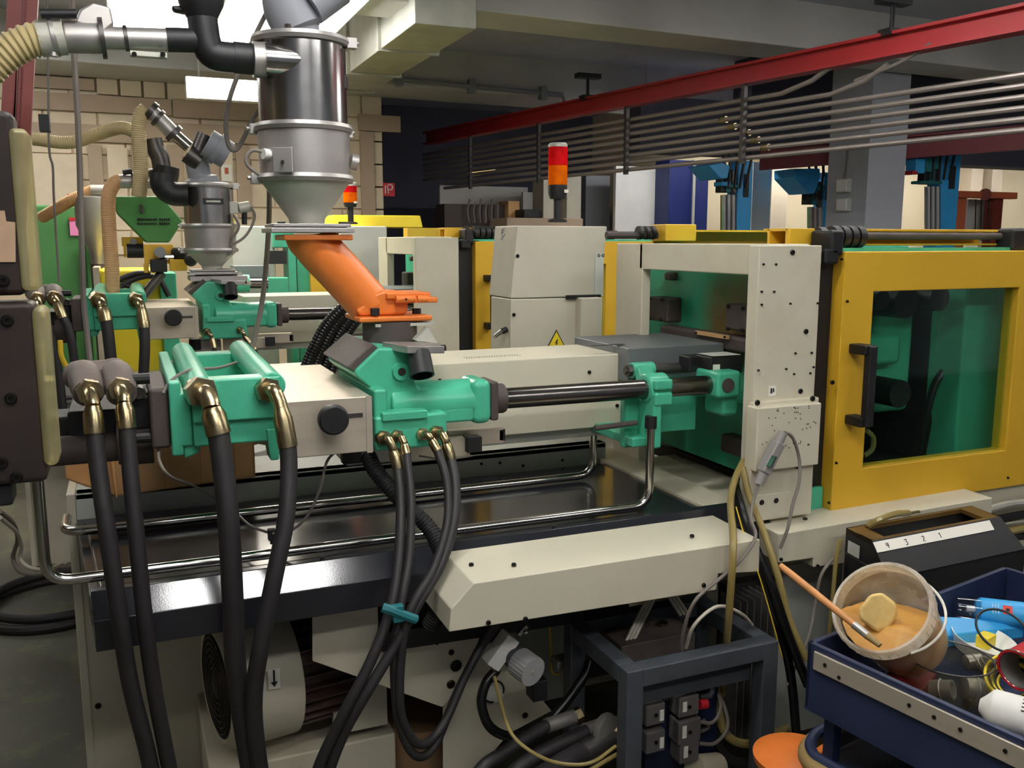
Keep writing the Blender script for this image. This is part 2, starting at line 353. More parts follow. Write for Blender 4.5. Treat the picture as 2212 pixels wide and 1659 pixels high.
lamp(2.6, 2.2, 3.0, 1.5, 'fluorescent lamp over the yellow door', along='x')
lamp(.3, .2, 2.95, 1.5, 'fluorescent lamp over the photographer', along='x')
lamp(2.2, -.9, 3.0, 1.5, 'added unseen fluorescent lamp behind the photographer to the right', along='x')  # added to brighten the faces turned to the camera
lamp(.3, -1.0, 3.0, 1.5, 'added unseen fluorescent lamp behind the photographer to the left', along='x')  # second lamp added for the camera-facing surfaces
lb = thing('light_box', 'glowing flat light box on the back wall beam', 'lamp', at(490, 222, y=7.7))
obj('diffuser', fbox(404, 166, 590, 220, 7.7, .01), M['panel'], lb); obj('housing', fbox(401, 164, 593, 222, 7.708, .12), M['white'], lb)
for px in (430, 550): q = at(px, 166, y=7.75); obj('hanger', MB().cyl(q, (q.x, q.y, 3.33), .008, n=6), M['galv'], lb)
lamp(4.0, 1.3, 3.02, 1.5, 'added fluorescent lamp over the right aisle, out of view', along='x')  # put in to light the dark column and the pipes
lamp(7.0, 3.3, 2.9, 1.5, 'added fluorescent lamp lighting the blue presses')  # added out of view to brighten the blue presses
lamp(5.9, 2.7, 2.95, 1.5, 'second added fluorescent lamp lighting the blue presses')  # another unseen lamp added for the press fronts
lamp(3.2, 3.5, 3.06, 1.3, 'added fluorescent lamp above the red crane beam, out of view')  # put in to light the left face of the column
lamp(5.4, 7.95, 2.78, 1.5, 'added fluorescent lamp hidden behind the dark box', along='x')  # hidden lamp added to light the white partition
lamp(-1.2, 7.2, 2.9, 1.5, 'fluorescent lamp by the block wall corner', along='x')
lamp(9.5, 8.2, 2.7, 1.5, 'fluorescent lamp over the far cream wall', along='x')
lamp(7.4, 8.4, 2.7, 1.5, 'fluorescent lamp behind the grey column', along='x')
lamp(11.6, 7.9, 2.7, 1.5, 'fluorescent lamp at the far right wall', along='x')
# ------------------------------------------------------------ red crane beam and pipe rack
A, B = V((3.295, 9.816, 2.7)), V((4.409, 3.519, 2.7)); D = (B - A).normalized(); SD = V((D.y, -D.x, 0))
def ibeam(a, b, h, wd, t=.018):
    d = (b - a).normalized(); s = V((d.y, -d.x, 0)); u = V((0, 0, 1)); w2 = wd / 2
    prof = [(-w2, 0), (w2, 0), (w2, t), (t / 2, t), (t / 2, h - t), (w2, h - t), (w2, h), (-w2, h), (-w2, h - t), (-t / 2, h - t), (-t / 2, t), (-w2, t)]
    return MB().prism([a + s * x + u * y for x, y in prof], b - a)
cr = thing('crane_beam', 'bright red steel crane beam crossing under the ceiling', 'beam', A)
A2, B2 = A - D * .3, B + D * 2.6
obj('girder', ibeam(A2, B2, .14, .11), M['redbeam'], cr)
for px, py in ((1232, 226), (1892, 92)):
    q = at(px, py, z=2.77); q = A2 + D * (q - A2).dot(D); q.z = 2.7
    obj('hanger_rod', MB().cyl(q + V((0, 0, .13)), q + V((0, 0, .32)), .014, n=8), M['black'], cr)
    obj('hanger_plate', MB().box(q + V((-.11, -.04, .30)), q + V((.11, .04, .34))).box(q + V((-.06, -.05, .12)), q + V((.06, .05, .16))), M['black'], cr)
cr2 = thing('crane_beam', 'dark red crane beam far behind the grey column', 'beam', (5.5, 6.9, 2.2))
obj('girder', ibeam(at(1640, 368, y=7.0), at(2212, 323, y=5.6), .2, .1), M['darkred'], cr2)
pk = thing('pipe_rack', 'rack of parallel steel pipes under the red crane beam', 'pipes', (3.9, 6.5, 2.2))
for i in range(8):
    z = 2.2 + .057 * i; a = A + D * (-.4 if i > 1 else .1); b = B + D * (2.6 if i < 6 else -1.2 - .4 * (i - 6)); a = V((a.x, a.y, z)); b = V((b.x, b.y, z))
    obj('pipe', MB().tube([a, a.lerp(b, .5), b] if i < 6 else [a, a.lerp(b, .9), b, b + D * .25 + V((0, 0, .05)), b + D * .4 + V((0, 0, .12))], .017, 10, 0), M['pipe'], pk)
for t in (.08, .22, .36, .50, .74):
    q = A.lerp(B + D * 2.6, t) - SD * .0
    obj('hanger_bar', MB().obox((q.x - .03, q.y, 2.44), (.03, .035, .56)), M['darksteel'], pk)
for i, t in ((5, .475), (4, .485), (3, .50), (2, .51), (1, .52)):
    q = A.lerp(B + D * 2.6, t); z = 2.2 + .057 * i
    obj('coupling', MB().cyl(V((q.x, q.y, z)) - D * .03, V((q.x, q.y, z)) + D * .03, .024, n=10), M['brass'], pk)
q0 = A.lerp(B, .84); obj('cable', MB().tube([q0 + V((0, 0, -.1)), q0 + D * .3 + V((0, 0, -.04)), q0 + D * .5 + V((0, 0, .04))], .012, 8), M['cable'], pk)
# ------------------------------------------------------------ grey column with boxes
cx0 = at(1873, 400, y=6.0).x; cx1 = at(1953, 400, y=6.0).x; cy1 = at(1787, 400, x=cx0).y
cl = struct('wall_column', MB().box((cx0, 6.0, 0), (cx1, cy1, 3.33)), M['columnpaint'])
for k, (y0, y1) in enumerate(((387, 415), (428, 456))):
    s = thing('switch_box', ['pale grey switch box on the grey column, upper one', 'pale grey switch box on the grey column, lower one'][k], 'switch box', at(1816, y1, x=cx0))
    obj('box_body', sbox(1806, y0, 1829, y1, cx0 - .05, .052), M['creamgrey'], s, bev=.006); obj('lid', sbox(1807, y0 + 2, 1827, y1 - 2, cx0 - .06, .012), M['white'], s, bev=.004)
tag(obj('cable', MB().tube([at(q[0], q[1], x=cx0 - .01) for q in ((1830, 318), (1828, 350), (1822, 390))], .008, 6), M['cable']), 'thin cable running down the grey column to the boxes', 'cable')
# low platform walls behind machine row to the far right
def gbox(x0, y0, x1, Y, d): a = at(x0, y0, y=Y); b = at(x1, y0, y=Y); return MB().box((a.x, Y, 0), (b.x, Y + d, a.z))
tag(obj('partition_panel', gbox(1331, 358, 1446, 9.2, .06), M['white'], bev=.005), 'tall white partition panel beyond the machines', 'panel')
dbp = thing('blue_cabinet', 'dark blue tall cabinet beside the white partition', 'cabinet', at(1490, 500, y=9.1))
obj('cabinet_body', gbox(1447, 345, 1532, 8.9, .3), M['darkblue'], dbp, bev=.005); obj('post', gbox(1499, 345, 1504, 8.88, .03), M['galv'], dbp)
mat('platen', (54, 178, 138), .4, var=.15, scale=6, spot=(120, 100, 50), spotamt=.4, spotscale=4.5)
def stain(m, c, rad, col):
    nt = m.node_tree; N = nt.nodes; L = nt.links; b = N['Principled BSDF']; src = b.inputs['Base Color'].links[0].from_socket
    tc = N.new('ShaderNodeTexCoord'); no = N.new('ShaderNodeTexNoise'); no.inputs['Scale'].default_value = 9; no.inputs['Detail'].default_value = 7; L.new(tc.outputs['Object'], no.inputs['Vector'])
    vd = N.new('ShaderNodeVectorMath'); vd.operation = 'DISTANCE'; vd.inputs[1].default_value = c; L.new(tc.outputs['Object'], vd.inputs[0])
    ma = N.new('ShaderNodeMath'); ma.operation = 'MULTIPLY_ADD'; ma.inputs[1].default_value = .22; L.new(no.outputs[0], ma.inputs[0]); L.new(vd.outputs['Value'], ma.inputs[2])
    mr = N.new('ShaderNodeMapRange'); mr.inputs[1].default_value = rad; mr.inputs[2].default_value = rad + .16; mr.inputs[3].default_value = .92; mr.inputs[4].default_value = 0; L.new(ma.outputs[0], mr.inputs[0])
    mx = N.new('ShaderNodeMixRGB'); mx.inputs[2].default_value = srgb(*col); L.new(mr.outputs[0], mx.inputs[0]); L.new(src, mx.inputs[1]); L.new(mx.outputs[0], b.inputs['Base Color'])
stain(M['platen'], (1.8, 2.40, 1.36), .17, (132, 98, 40))
def ring(x0, x1, z0, z1, a0, a1, b0, b1, y0, y1):
    o = [(x0, z0), (x1, z0), (x1, z1), (x0, z1)]; i = [(a0, b0), (a1, b0), (a1, b1), (a0, b1)]; vs = []; fs = []
    for y in (y0, y1): vs += [(p[0], y, p[1]) for p in o + i]
    for k in range(4):
        j = (k + 1) % 4
        fs += [(k, j, 4 + j, 4 + k), (8 + k, 12 + k, 12 + j, 8 + j), (k, 8 + k, 8 + j, j), (4 + k, 4 + j, 12 + j, 12 + k)]
    return MB().add(vs, fs)
def bend(pts, r, n=5):
    o = [V(pts[0])]
    for i in range(1, len(pts) - 1):
        p = V(pts[i]); a = (V(pts[i - 1]) - p).normalized(); b = (V(pts[i + 1]) - p).normalized()
        for k in range(n + 1): t = k / n; o.append((p + a * r) * (1 - t) ** 2 + p * 2 * t * (1 - t) + (p + b * r) * t ** 2)
    return o + [V(pts[-1])]
def machine_frame(label, main=True):
    mc = thing('injection_moulding_machine', label, 'machine', (.8, 2.5, 0))
    P = lambda *a, **k: obj(a[0], a[1], M[a[2]], mc, **k)
    # base
    P('side_panel', MB().box((-.18, 2.76, 0), (1.62, 2.79, .83)), 'cream')
    P('end_panel', MB().box((-.195, 2.75, 0), (-.172, 3.05, .915)), 'cream', bev=.003)
    rr = P('rear_rail', MB().box((-.172, 2.75, .815), (1.53, 2.80, .915)).box((-.172, 2.75, .895), (1.53, 3.02, .915)), 'creamgrey', bev=.004)
    P('base_box', MB().box((1.66, 2.30, 0), (3.2, 2.80, .80)).box((1.60, 2.04, .74), (3.2, 2.8, .83)), 'cream')
    pf = [(1.985, .766), (1.985, .834), (2.037, .8808), (2.06, .8808), (2.068, .842), (2.745, .842), (2.745, .766)]; nq = len(pf); xl_ = lambda y: -.108 - .064 * (y - 2.0) / .745  # sloped front lip shaped to mirror the added panel lamp
    bed = P('machine_bed', MB().add([(xl_(y), y, z) for y, z in pf] + [(1.64, y, z) for y, z in pf], [tuple(range(nq)), tuple(range(nq, 2 * nq))[::-1]] + [(k, nq + k, nq + (k + 1) % nq, (k + 1) % nq) for k in range(nq)]), 'bed', bev=.002)
    obj('bed_plate', MB().prism([(-.10, 2.13, .838), (1.62, 2.13, .838), (1.62, 2.71, .838), (-.15, 2.71, .838)], (0, 0, .014)), M['bed'], bed, bev=.008)
    if main:
        for q in ((700, 1232), (1202, 1150)): p_ = at(*q, y=2.03); dot('screw', 'bedscrew', lambda: MB().cyl((0, 0, -.004), (0, 0, .006), .006, n=10), M['black'], (p_.x, 2.045, .882), bed)
        for q in ((212, 1525), (443, 1570), (470, 1650)): screw(*q, mc, Y=2.758, r=.009)
        for q in ((1040, 1002), (1080, 1000), (1130, 1006), (1215, 994), (690, 1068), (585, 1085)): screw(*q, rr, Y=2.748, r=.005)
    # chrome rails along the bed
    for y, xl, xr, zt, back in ((2.16, -.205, 1.345, 1.10, 0), (2.53, -.19, 1.36, 1.10, 1)):
        pts = [(xl, y, 1.15), (xl, y, .872), (xr, y, .868), (xr, y, zt)] if not back else [(xl, y + .14, .872), (xl, y, .872), (xr, y, .868), (xr, y, zt)]
        P('guide_pipe', MB().tube(bend(pts, .055), .0125, 14, 0), 'chrome')
        obj('pipe_cap', MB().cyl((xr, y, zt - .005), (xr, y, zt + .03), .017, n=14), M['black'], mc)
    # portal frame around the platen
    P('rear_post', MB().box((1.62, 2.68, .80), (at(1405, 650, y=2.68).x, 2.86, 1.612)), 'cream', bev=.004)
    P('cross_beam', MB().box((1.62, 2.02, 1.525), (1.76, 2.70, 1.612)), 'cream', bev=.004)
    col = P('front_column', MB().box((1.572, 2.0, .83), (1.786, 2.045, 1.608)), 'cream', bev=.003)
    P('gap_dark_sheet', MB().box((1.787, 2.045, .85), (1.870, 2.055, 1.59)), 'black'); P('gap_foot', MB().box((1.79, 2.03, .83), (1.868, 2.05, .90)), 'green', bev=.006)  # black sheet added to make the gap beside the door dark
    P('foot_strip', MB().box((1.50, 2.03, .83), (1.62, 2.9, .86)), 'cream')
    pl = P('fixed_platen', MB().box((1.80, 2.06, .88), (1.92, 2.95, 1.60)).box((1.79, 2.06, .88), (1.93, 2.95, 1.10)), 'platen', bev=.006)
    for q in ((1402, 640, 1440, 697, 1.74, .07), (1566, 655, 1640, 722, 1.74, .07), (1556, 936, 1640, 1005, 1.745, .06), (1434, 588, 1448, 606, 1.77, .05)):
        obj('clamp_block', sbox(*q[:4], q[4], q[5]), M['casting'], pl, bev=.008)
    if main:
        for q in ((1404, 645), (1430, 647), (1402, 688), (1428, 690), (1573, 662), (1605, 666), (1572, 710), (1604, 713)): screw(*q, pl, X=1.739, r=.007)
        P('nozzle_block', sbox(1424, 702, 1620, 768, 1.735, .06), 'casting', bev=.012)
        sc_ = P('brass_scale', sbox(1502, 714, 1570, 733, 1.72, .01), 'card'); screw(1504, 719, sc_, X=1.719, r=.004); screw(1566, 728, sc_, X=1.719, r=.004)
        # screws of the column
        for q in ((1712, 545), (1741, 716), (1729, 845), (1649, 571), (1676, 571), (1645, 630), (1672, 630), (1645, 658), (1707, 656), (1766, 655), (1718, 763), (1753, 762), (1638, 800), (1698, 797), (1715, 808), (1757, 793), (1750, 806)):
            screw(*q, col, Y=1.999, r=.0075 if q in ((1712, 545), (1741, 716), (1729, 845)) else .0032)
        st = obj('sticker', fbox(1661, 834, 1676, 855, 1.9985, .001), M['label'], col)
        obj('lettering', fbox(1665, 839, 1668, 850, 1.9978, .0008).box(at(1670, 839, y=1.9978), at(1672, 847, y=1.9985)), M['ink'], st)
        jb = P('junction_cover', fbox(1637, 882, 1768, 1004, 1.955, .05), 'cream', bev=.004)
        rnd = random.Random(3)
        for i in range(46):
            x = rnd.uniform(1645, 1762); y = rnd.uniform(886, 975) - (x - 1640) * .12
            p = at(x, y, y=1.9548); dot('drill_hole', 'hole', lambda: MB().cyl((0, 0, 0), (0, -.0012, 0), .0017, n=6), M['ink'], p, jb)
        P('junction_back', fbox(1628, 870, 1762, 1000, 1.985, .02), 'cream', bev=.003)
        lowp = P('lower_cover', fbox(1622, 1000, 1752, 1110, 1.975, .03), 'cream', bev=.003)
        for q in ((1636, 870), (1755, 861), (1628, 1008), (1722, 1007), (1645, 1085), (1676, 1081)): screw(*q, lowp, Y=1.974 if q[1] > 900 else 1.984, r=.008)
        obj('cut_out', fbox(1632, 1072, 1705, 1112, 1.973, .01), M['cream'], lowp)
    # folded cover along the bed front and base channel below the door
    if main:
        a = [at(1023, 1260, y=1.8), at(1642, 1165, y=1.8), at(1640, 1236, y=1.8), at(1552, 1240, y=1.8), at(1548, 1275, y=1.8), at(970, 1366, y=1.8), at(974, 1316, y=1.8)]
        fc = P('front_cover', MB().prism(a, (0, .205, .006)), 'cream', bev=.003)
        for q in ((1055, 1345), (1135, 1337), (1520, 1264)): screw(*q, fc, Y=1.799, r=.006)
        for q in ((1110, 1220), (1495, 1158), (1018, 1220)): screw(*q, fc, Z=.872, r=.006)
        b = [at(1682, 1154, y=1.9), at(2144, 1075, y=1.9), at(2140, 1168, y=1.9), at(1806, 1220, y=1.9), at(1757, 1226, y=1.9), at(1757, 1206, y=1.9), at(1683, 1217, y=1.9)]
        bc = P('base_channel', MB().prism(b, (0, .16, .004)), 'cream', bev=.003)
        screw(1687, 1208, bc, Y=1.899, r=.005); screw(1766, 1222, bc, Y=1.899, r=.005); screw(1739, 1121, bc, Z=.842, r=.007)
        P('rear_channel', MB().box((2.3, 2.02, .76), (3.2, 2.1, .83)), 'cream')
    # sliding guard door
    x0, x1, z0, z1 = 1.871, 2.86, .826, 1.590
    wa = at(1888, 630, y=2.0); wb2 = at(2172, 973, y=2.0)
    dr = P('guard_door', ring(x0, x1, z0, z1, wa.x, wb2.x, wb2.z, wa.z, 2.0, 2.055), 'yellow', bev=.004)
    obj('door_pane', MB().box((wa.x - .01, 2.022, wb2.z - .01), (wb2.x + .01, 2.028, wa.z + .01)), M['doorglass'], dr)
    if main:
        h0, h1 = at(1840, 752, y=2.0), at(1830, 905, y=2.0)
        hd = obj('door_handle', MB().box((h0.x - .012, 1.935, h0.z - .014), (h0.x + .03, 2.0, h0.z + .014)).box((h0.x - .012, 1.935, h1.z - .014), (h0.x + .03, 2.0, h1.z + .014)).box((h0.x - .002, 1.925, h1.z - .012), (h0.x + .026, 1.95, h0.z + .012)), M['black'], dr, bev=.004)
        for q in ((1818, 560), (1830, 651), (1798, 826), (1790, 1086), (2177, 1032), (1806, 1000)): screw(*q, dr, Y=1.999, r=.007 if q == (1798, 826) else .004)
    else:
        obj('door_handle', MB().box((1.91, 1.935, 1.40), (1.95, 2.0, 1.43)).box((1.91, 1.935, 1.17), (1.95, 2.0, 1.20)).box((1.925, 1.925, 1.17), (1.952, 1.95, 1.43)), M['black'], dr, bev=.004)
    # top guide of the door
    P('guide_channel', MB().box((at(1697, 485, y=2.12).x, 2.11, 1.606), (2.62, 2.20, 1.612)).box((at(1697, 485, y=2.12).x, 2.11, 1.648), (2.62, 2.22, 1.656)).box((at(1697, 485, y=2.12).x, 2.19, 1.606), (2.62, 2.20, 1.656)).box((at(1697, 485, y=2.12).x, 2.10, 1.606), (1.87, 2.12, 1.656)), 'yellow', bev=.002)
    P('guide_rod', MB().cyl((1.85, 2.10, 1.635), (2.7, 2.10, 1.635), .011, n=12), 'casting')
    for i, x in enumerate((1.845, 1.895, 1.925, 1.955, 1.985)):
        P('roller_guard', MB().cyl((x, 2.09, 1.632), (x + .022, 2.09, 1.632), .032 if i else .028, n=14), 'black')
    P('roller_bracket', MB().box((1.80, 2.0, 1.555), (1.85, 2.02, 1.60)).box((1.82, 2.0, 1.58), (1.865, 2.09, 1.65)), 'black', bev=.008)
    if main:
        P('roller_bracket', MB().box((2.60, 2.05, 1.585), (2.70, 2.12, 1.66)), 'black', bev=.012)
        P('rear_guide_channel', MB().box((at(1443, 488, y=2.95).x, 2.95, 1.655), (2.6, 3.06, 1.662)).box((at(1443, 488, y=2.95).x, 3.05, 1.60), (2.6, 3.06, 1.662)), 'yellow')
        P('rear_channel_end', fbox(1438, 484, 1504, 521, 2.94, .10), 'yellow', bev=.004)
        P('rear_rod', MB().cyl(at(1310, 508, y=3.0), at(1440, 508, y=3.0), .014, n=10), 'casting')
        for x in (1378, 1392, 1405): P('rear_roller', MB().cyl(at(x, 503, y=3.0), at(x + 7, 503, y=3.0), .026, n=12), 'black')
    P('top_plate', MB().box((1.80, 2.06, 1.58), (3.0, 2.14, 1.60)), 'green'); P('top_plate', MB().box((1.80, 2.85, 1.58), (3.0, 2.95, 1.60)), 'green')
    # closing unit inside the guard
    P('guard_back', MB().box((1.93, 2.93, .85), (3.1, 2.95, 1.58)), 'black')
    P('guard_floor', MB().box((1.85, 2.06, .80), (3.1, 2.94, .85)), 'black')
    P('moving_platen', MB().box((2.50, 2.12, .87), (2.74, 2.26, 1.57)), 'green', bev=.01); P('dark_filler', MB().box((2.52, 2.26, .87), (2.78, 2.9, 1.55)), 'black')  # black block added to keep the space behind the platen dark
    if main:
        g = MB().box((2.06, 2.2, .95), (2.13, 2.5, 1.52)).box((2.06, 2.2, 1.22), (2.32, 2.5, 1.32)).box((2.25, 2.25, 1.05), (2.42, 2.5, 1.50))
        P('toggle_casting', g, 'green', bev=.02)
        for (x, z, r) in ((2.24, 1.43, .05), (2.38, 1.44, .042), (2.24, 1.14, .045), (2.14, 1.44, .03)): P('toggle_pin', MB().cyl((x, 2.12, z), (x, 2.4, z), r, n=18), 'black')
        P('tie_bar', MB().cyl((1.92, 2.45, 1.40), (2.65, 2.45, 1.40), .035, n=16), 'rod'); P('tie_bar', MB().cyl((1.92, 2.45, 1.02), (2.65, 2.45, 1.02), .035, n=16), 'rod')
        for k, (px, dy) in enumerate(((2075, 0), (2090, .03))):
            h = P('inner_hose', MB().tube(hp((px, 735, 2.2 + dy), (px - 22, 780, 2.2 + dy), (px - 55, 830, 2.2 + dy), (px - 75, 900, 2.2 + dy), (px - 95, 985, 2.22 + dy)), .013, 10), 'blackgloss')
            obj('ferrule', MB().tube(hp((px + 5, 690, 2.2 + dy), (px + 3, 715, 2.2 + dy), (px - 12, 755, 2.2 + dy)), .012, 10), M['brass'], h)
        P('inner_hose', MB().tube(hp((1872, 930, 2.07), (1886, 945, 2.07), (1884, 970, 2.07), (1866, 985, 2.07)), .008, 8), 'olivecable')
    return mc
MC = machine_frame('near cream and green injection moulding machine with yellow sliding door')
setoff(*(at(897, 513, y=4.1) - V((1.572, 2.0, 1.608))))
MC2 = machine_frame('second injection moulding machine standing behind the near one', False)
setoff()
mat('manifold', (112, 100, 94), .6, var=.14, scale=12, bump=.1, bscale=60)
def hexnut(c, ax, r, h, mb=None):
    c = V(c); ax = V(ax).normalized(); return (mb or MB()).cyl(c - ax * h / 2, c + ax * h / 2, r, n=6)
def hose(par, name, nut, elbow, ferr, path, r, label=None, hosemat='hose', floor_end=None):
    """hydraulic hose: nut -> bent metal tube -> ferrule -> rubber hose; all points are world points"""
    if floor_end: e = path[-1]; path = path + [V((e.x + floor_end[0], e.y + floor_end[1], max(.12, e.z * .45))), V((e.x + floor_end[0] * 2.2, e.y + floor_end[1] * 2.2, r + .004)), V((e.x + floor_end[0] * 4, e.y + floor_end[1] * 4, r + .002))]
    h = obj(name, MB().tube([ferr[1]] + path, r, 14), M[hosemat], par, label=label)
    d = (elbow[0] - nut)
    obj('nut', hexnut(nut, d, r * 1.55, r * 1.1).cyl(nut - d.normalized() * r * 1.3, nut, r * 1.35, n=14), M['brass'], h)
    obj('elbow', MB().tube([nut] + elbow + [ferr[0]], r * .86, 14), M['brass'], h)
    a, b = ferr; q = a.lerp(b, .25)
    obj('ferrule', MB().tube([a - (b - a) * .06, q, b + (b - a) * .05], r * 1.08, 14, 0, rf=lambda k, m: r * (.85 if k == 0 else 1.14)), M['brass'], h)
    return h
def injection_unit(label, main=True):
    iu = thing('injection_unit', label, 'machine unit', (.4, 2.35, .85))
    P = lambda *a, **k: obj(a[0], a[1], M[a[2]], iu, **k)
    # rear green bearing block
    ft = at(412, 823, y=2.03); fr_ = at(606, 816, y=2.03); bt = at(412, 985, y=2.03)
    x0, x1, z1 = ft.x, fr_.x, ft.z; z0 = bt.z + .015
    gb = MB().box((x0, 2.03, z0 + .055), (x1, 2.09, z1)).box((x0, 2.6, z0), (x1, 2.66, z1 - .01)).box((x0, 2.06, z0), (x1, 2.62, z0 + .06)).box((x0, 2.045, z0), (x1, 2.09, z0 + .06))
    gb.box((x0 - .045, 2.06, z0 - .02), (x0 - .02, 2.66, z1 - .005)).box((x0 - .03, 2.06, z0), (x0, 2.66, z1 - .03))
    gb.prism([(x0 - .02, 2.07, z0 + .01), (x0 + .03, 2.07, z0 + .03), (x0 + .01, 2.07, z0 - .02), (x0 - .02, 2.07, z0 - .03)], (0, .05, 0))
    gb.prism([(x1 - .035, 2.04, z0 + .03), (x1 - .005, 2.04, z0 + .03), (x1 - .008, 2.04, z0 - .045), (x1 - .028, 2.04, z0 - .045)], (0, .06, 0))
    P('bearing_block', gb, 'green', bev=.005)
    for x in (x0 + .018, x1 - .018): P('block_ridge', MB().cyl((x, 2.035, z1 - .022), (x, 2.66, z1 - .012), .030, n=24), 'green', bev=.004)
    # left cylinder group
    yb = 2.2
    P('cylinder_flange', MB().box((x0 - .085, 2.08, z0 - .005), (x0 - .045, 2.36, z1 - .02)), 'casting', bev=.008)
    for dz in (.02, .15): P('flange_bolt', MB().cyl((x0 - .115, 2.10, z0 + dz), (x0 - .08, 2.10, z0 + dz), .012, n=10), 'black')
    P('cylinder_collar', MB().lathe([(.048, -.075), (.052, -.06), (.052, 0)], (x0 - .08, yb, 1.165), (1, 0, 0), n=24), 'casting')
    P('cylinder_barrel', MB().cyl((-.26, yb, 1.158), (x0 - .14, yb, 1.158), .033, n=20), 'casting')
    P('cylinder_rod', MB().cyl((-.1, yb + .06, 1.225), (x0 - .1, yb + .06, 1.225), .012, n=12), 'rod')
    P('motor_block', MB().box((-.14, 2.2, 1.16), (.0, 2.42, 1.245)).box((-.01, 2.16, 1.2), (.045, 2.4, 1.275)).box((-.24, 2.28, 1.14), (-.12, 2.4, 1.22)), 'black', bev=.006)
    for q in ((.01, 2.15, 1.285), (.035, 2.18, 1.27)): P('hex_bolt', MB().cyl(q, (q[0], q[1] + .05, q[2]), .014, n=8), 'darksteel')
    mf = MB()
    for px in (186, 258): c0, c1, c2 = at(px - 12, 815, y=2.24), at(px - 4, 812, y=2.15), at(px + 5, 850, y=2.07); mf.tube([c0, c1, c2], .034, 18, 6, rf=lambda k, m: .034 if k < m - 2 else .031)
    a, b = at(172, 812, y=2.2), at(246, 806, y=2.2); mf.tube([a, b], .032, 16, 0); mf.sph(a, .035).sph(b, .035)
    P('manifold', mf, 'manifold')
    # aluminium block with knob
    alx0, alx1, alz0, alz1 = .309, .512, 1.128, 1.261
    ab = P('aluminium_box', MB().box((alx0, 2.05, alz0), (alx1, 2.65, alz1)), 'alu', bev=.003)
    obj('end_plate', MB().box((alx1 - .014, 2.047, alz0 - .002), (alx1, 2.05, alz1)), M['alu'], ab)
    kc = at(722, 908, y=1.995)
    obj('black_knob', MB().lathe([(.02, -.06), (.02, -.028), (.034, -.022), (.0355, -.01), (.034, .0), (.03, .004)], kc, (0, -1, 0), n=28), M['black'], ab)
    obj('slot', MB().box((kc.x + .02, 2.0485, kc.z - .008), (alx1 - .022, 2.052, kc.z + .002)), M['darksteel'], ab)
    # front green housing
    hb = fbox(810, 902, 967, 962, 2.10, .35); hb = fbox(808, 842, 840, 950, 2.11, .4, hb)
    P('housing_block', hb, 'green', bev=.008)
    bx0, bx1 = at(835, 870, y=2.2).x, at(1047, 870, y=2.2).x
    P('housing_barrel', MB().cyl((bx0, 2.2, 1.208), (bx1 - .01, 2.2, 1.208), .056, n=32).box((bx0, 2.145, 1.16), (bx1 - .05, 2.3, 1.20)), 'green', bev=.008)
    P('housing_end', MB().box((bx1 - .055, 2.142, 1.15), (bx1, 2.262, 1.266)), 'green', bev=.02, seg=3)
    P('housing_ledge', fbox(826, 893, 925, 904, 2.09, .05), 'green', bev=.004)
    nk = [at(*q, y=2.16) for q in ((812, 905), (812, 850), (768, 812), (768, 800), (818, 752), (880, 752), (886, 800), (905, 838), (975, 838), (975, 880))]
    P('housing_neck', MB().prism(nk, (0, .33, 0)), 'green', bev=.018, seg=3)
    e = at(868, 803, y=2.15); P('lifting_eye', MB().lathe([(.012, 0), (.022, 0), (.024, -.012), (.024, -.03)], e, (0, -1, 0), n=18), 'green'); P('eye_hole', MB().cyl(e + V((0, .003, 0)), e + V((0, -.0015, 0)), .010, n=14), 'ink')
    # hopper seat
    tc = at(842, 720, y=2.33); zt = at(842, 692, y=2.33).z; zb = at(842, 752, y=2.33).z
    P('feed_throat', MB().cyl((tc.x, 2.33, zb - .01), (tc.x, 2.33, zt), .072, n=28), 'casting')
    P('throat_plate', MB().prism([at(766, 802, y=2.17), at(818, 752, y=2.17), at(806, 742, y=2.17), at(748, 794, y=2.17)], (0, .3, 0)), 'casting', bev=.004)
    P('slide_plate', MB().prism([at(826, 738, y=2.2), at(880, 748, y=2.1), at(960, 748, y=2.12), at(950, 738, y=2.3)], (0, 0, -.018)), 'dullsteel', bev=.002)
    P('slide_bracket', MB().prism([at(896, 735, y=2.25), at(925, 707, y=2.25), at(946, 742, y=2.25)], (0, .03, 0)), 'galv')
    P('slide_screw', MB().cyl(at(953, 752, y=2.14), at(962, 751, y=2.14), .008, n=10), 'screw')
    t0, t1 = at(904, 762, y=2.13), at(912, 812, y=2.10)
    P('drain_tube', MB().lathe([(.029, 0), (.031, (t1 - t0).length), (.026, (t1 - t0).length), (.026, (t1 - t0).length * .4)], t0, t1 - t0, n=24), 'black')
    # collar and rods
    P('rod_collar', MB().box((bx1, 2.152, 1.155), (bx1 + .022, 2.25, 1.258)).cyl((bx1 + .015, 2.2, 1.205), (bx1 + .055, 2.2, 1.205), .040, n=24), 'casting', bev=.006)
    P('main_rod', MB().cyl((bx1 + .04, 2.2, 1.204), (1.64, 2.2, 1.200), .028, n=28), 'rod')
    P('long_cover', fbox(905, 788, 1353, 918, 2.42, .28), 'cream', bev=.004)
    if main:
        lc = iu
        for q in ((1273, 804), (1340, 803), (1333, 876), (950, 822), (1342, 758)): screw(*q, lc, Y=2.419, r=.006)
    if main:
        g = MB()
        for k in range(22):
            for j in (0, 1): q = at(1000 + k * 5.2, 768 - k * .35, z=at(1353, 760, y=2.42).z); g.cyl(V((q.x, 2.52 + j * .03, q.z - .08)) if False else V((q.x, 2.50 + j * .02, at(905, 788, y=2.42).z - .001)), V((q.x, 2.50 + j * .02, at(905, 788, y=2.42).z + .0006)), .0025, n=6)
        P('vent_holes', g, 'ink', kind='stuff')
    P('cover_lip', fbox(905, 905, 1350, 935, 2.44, .02), 'galv')
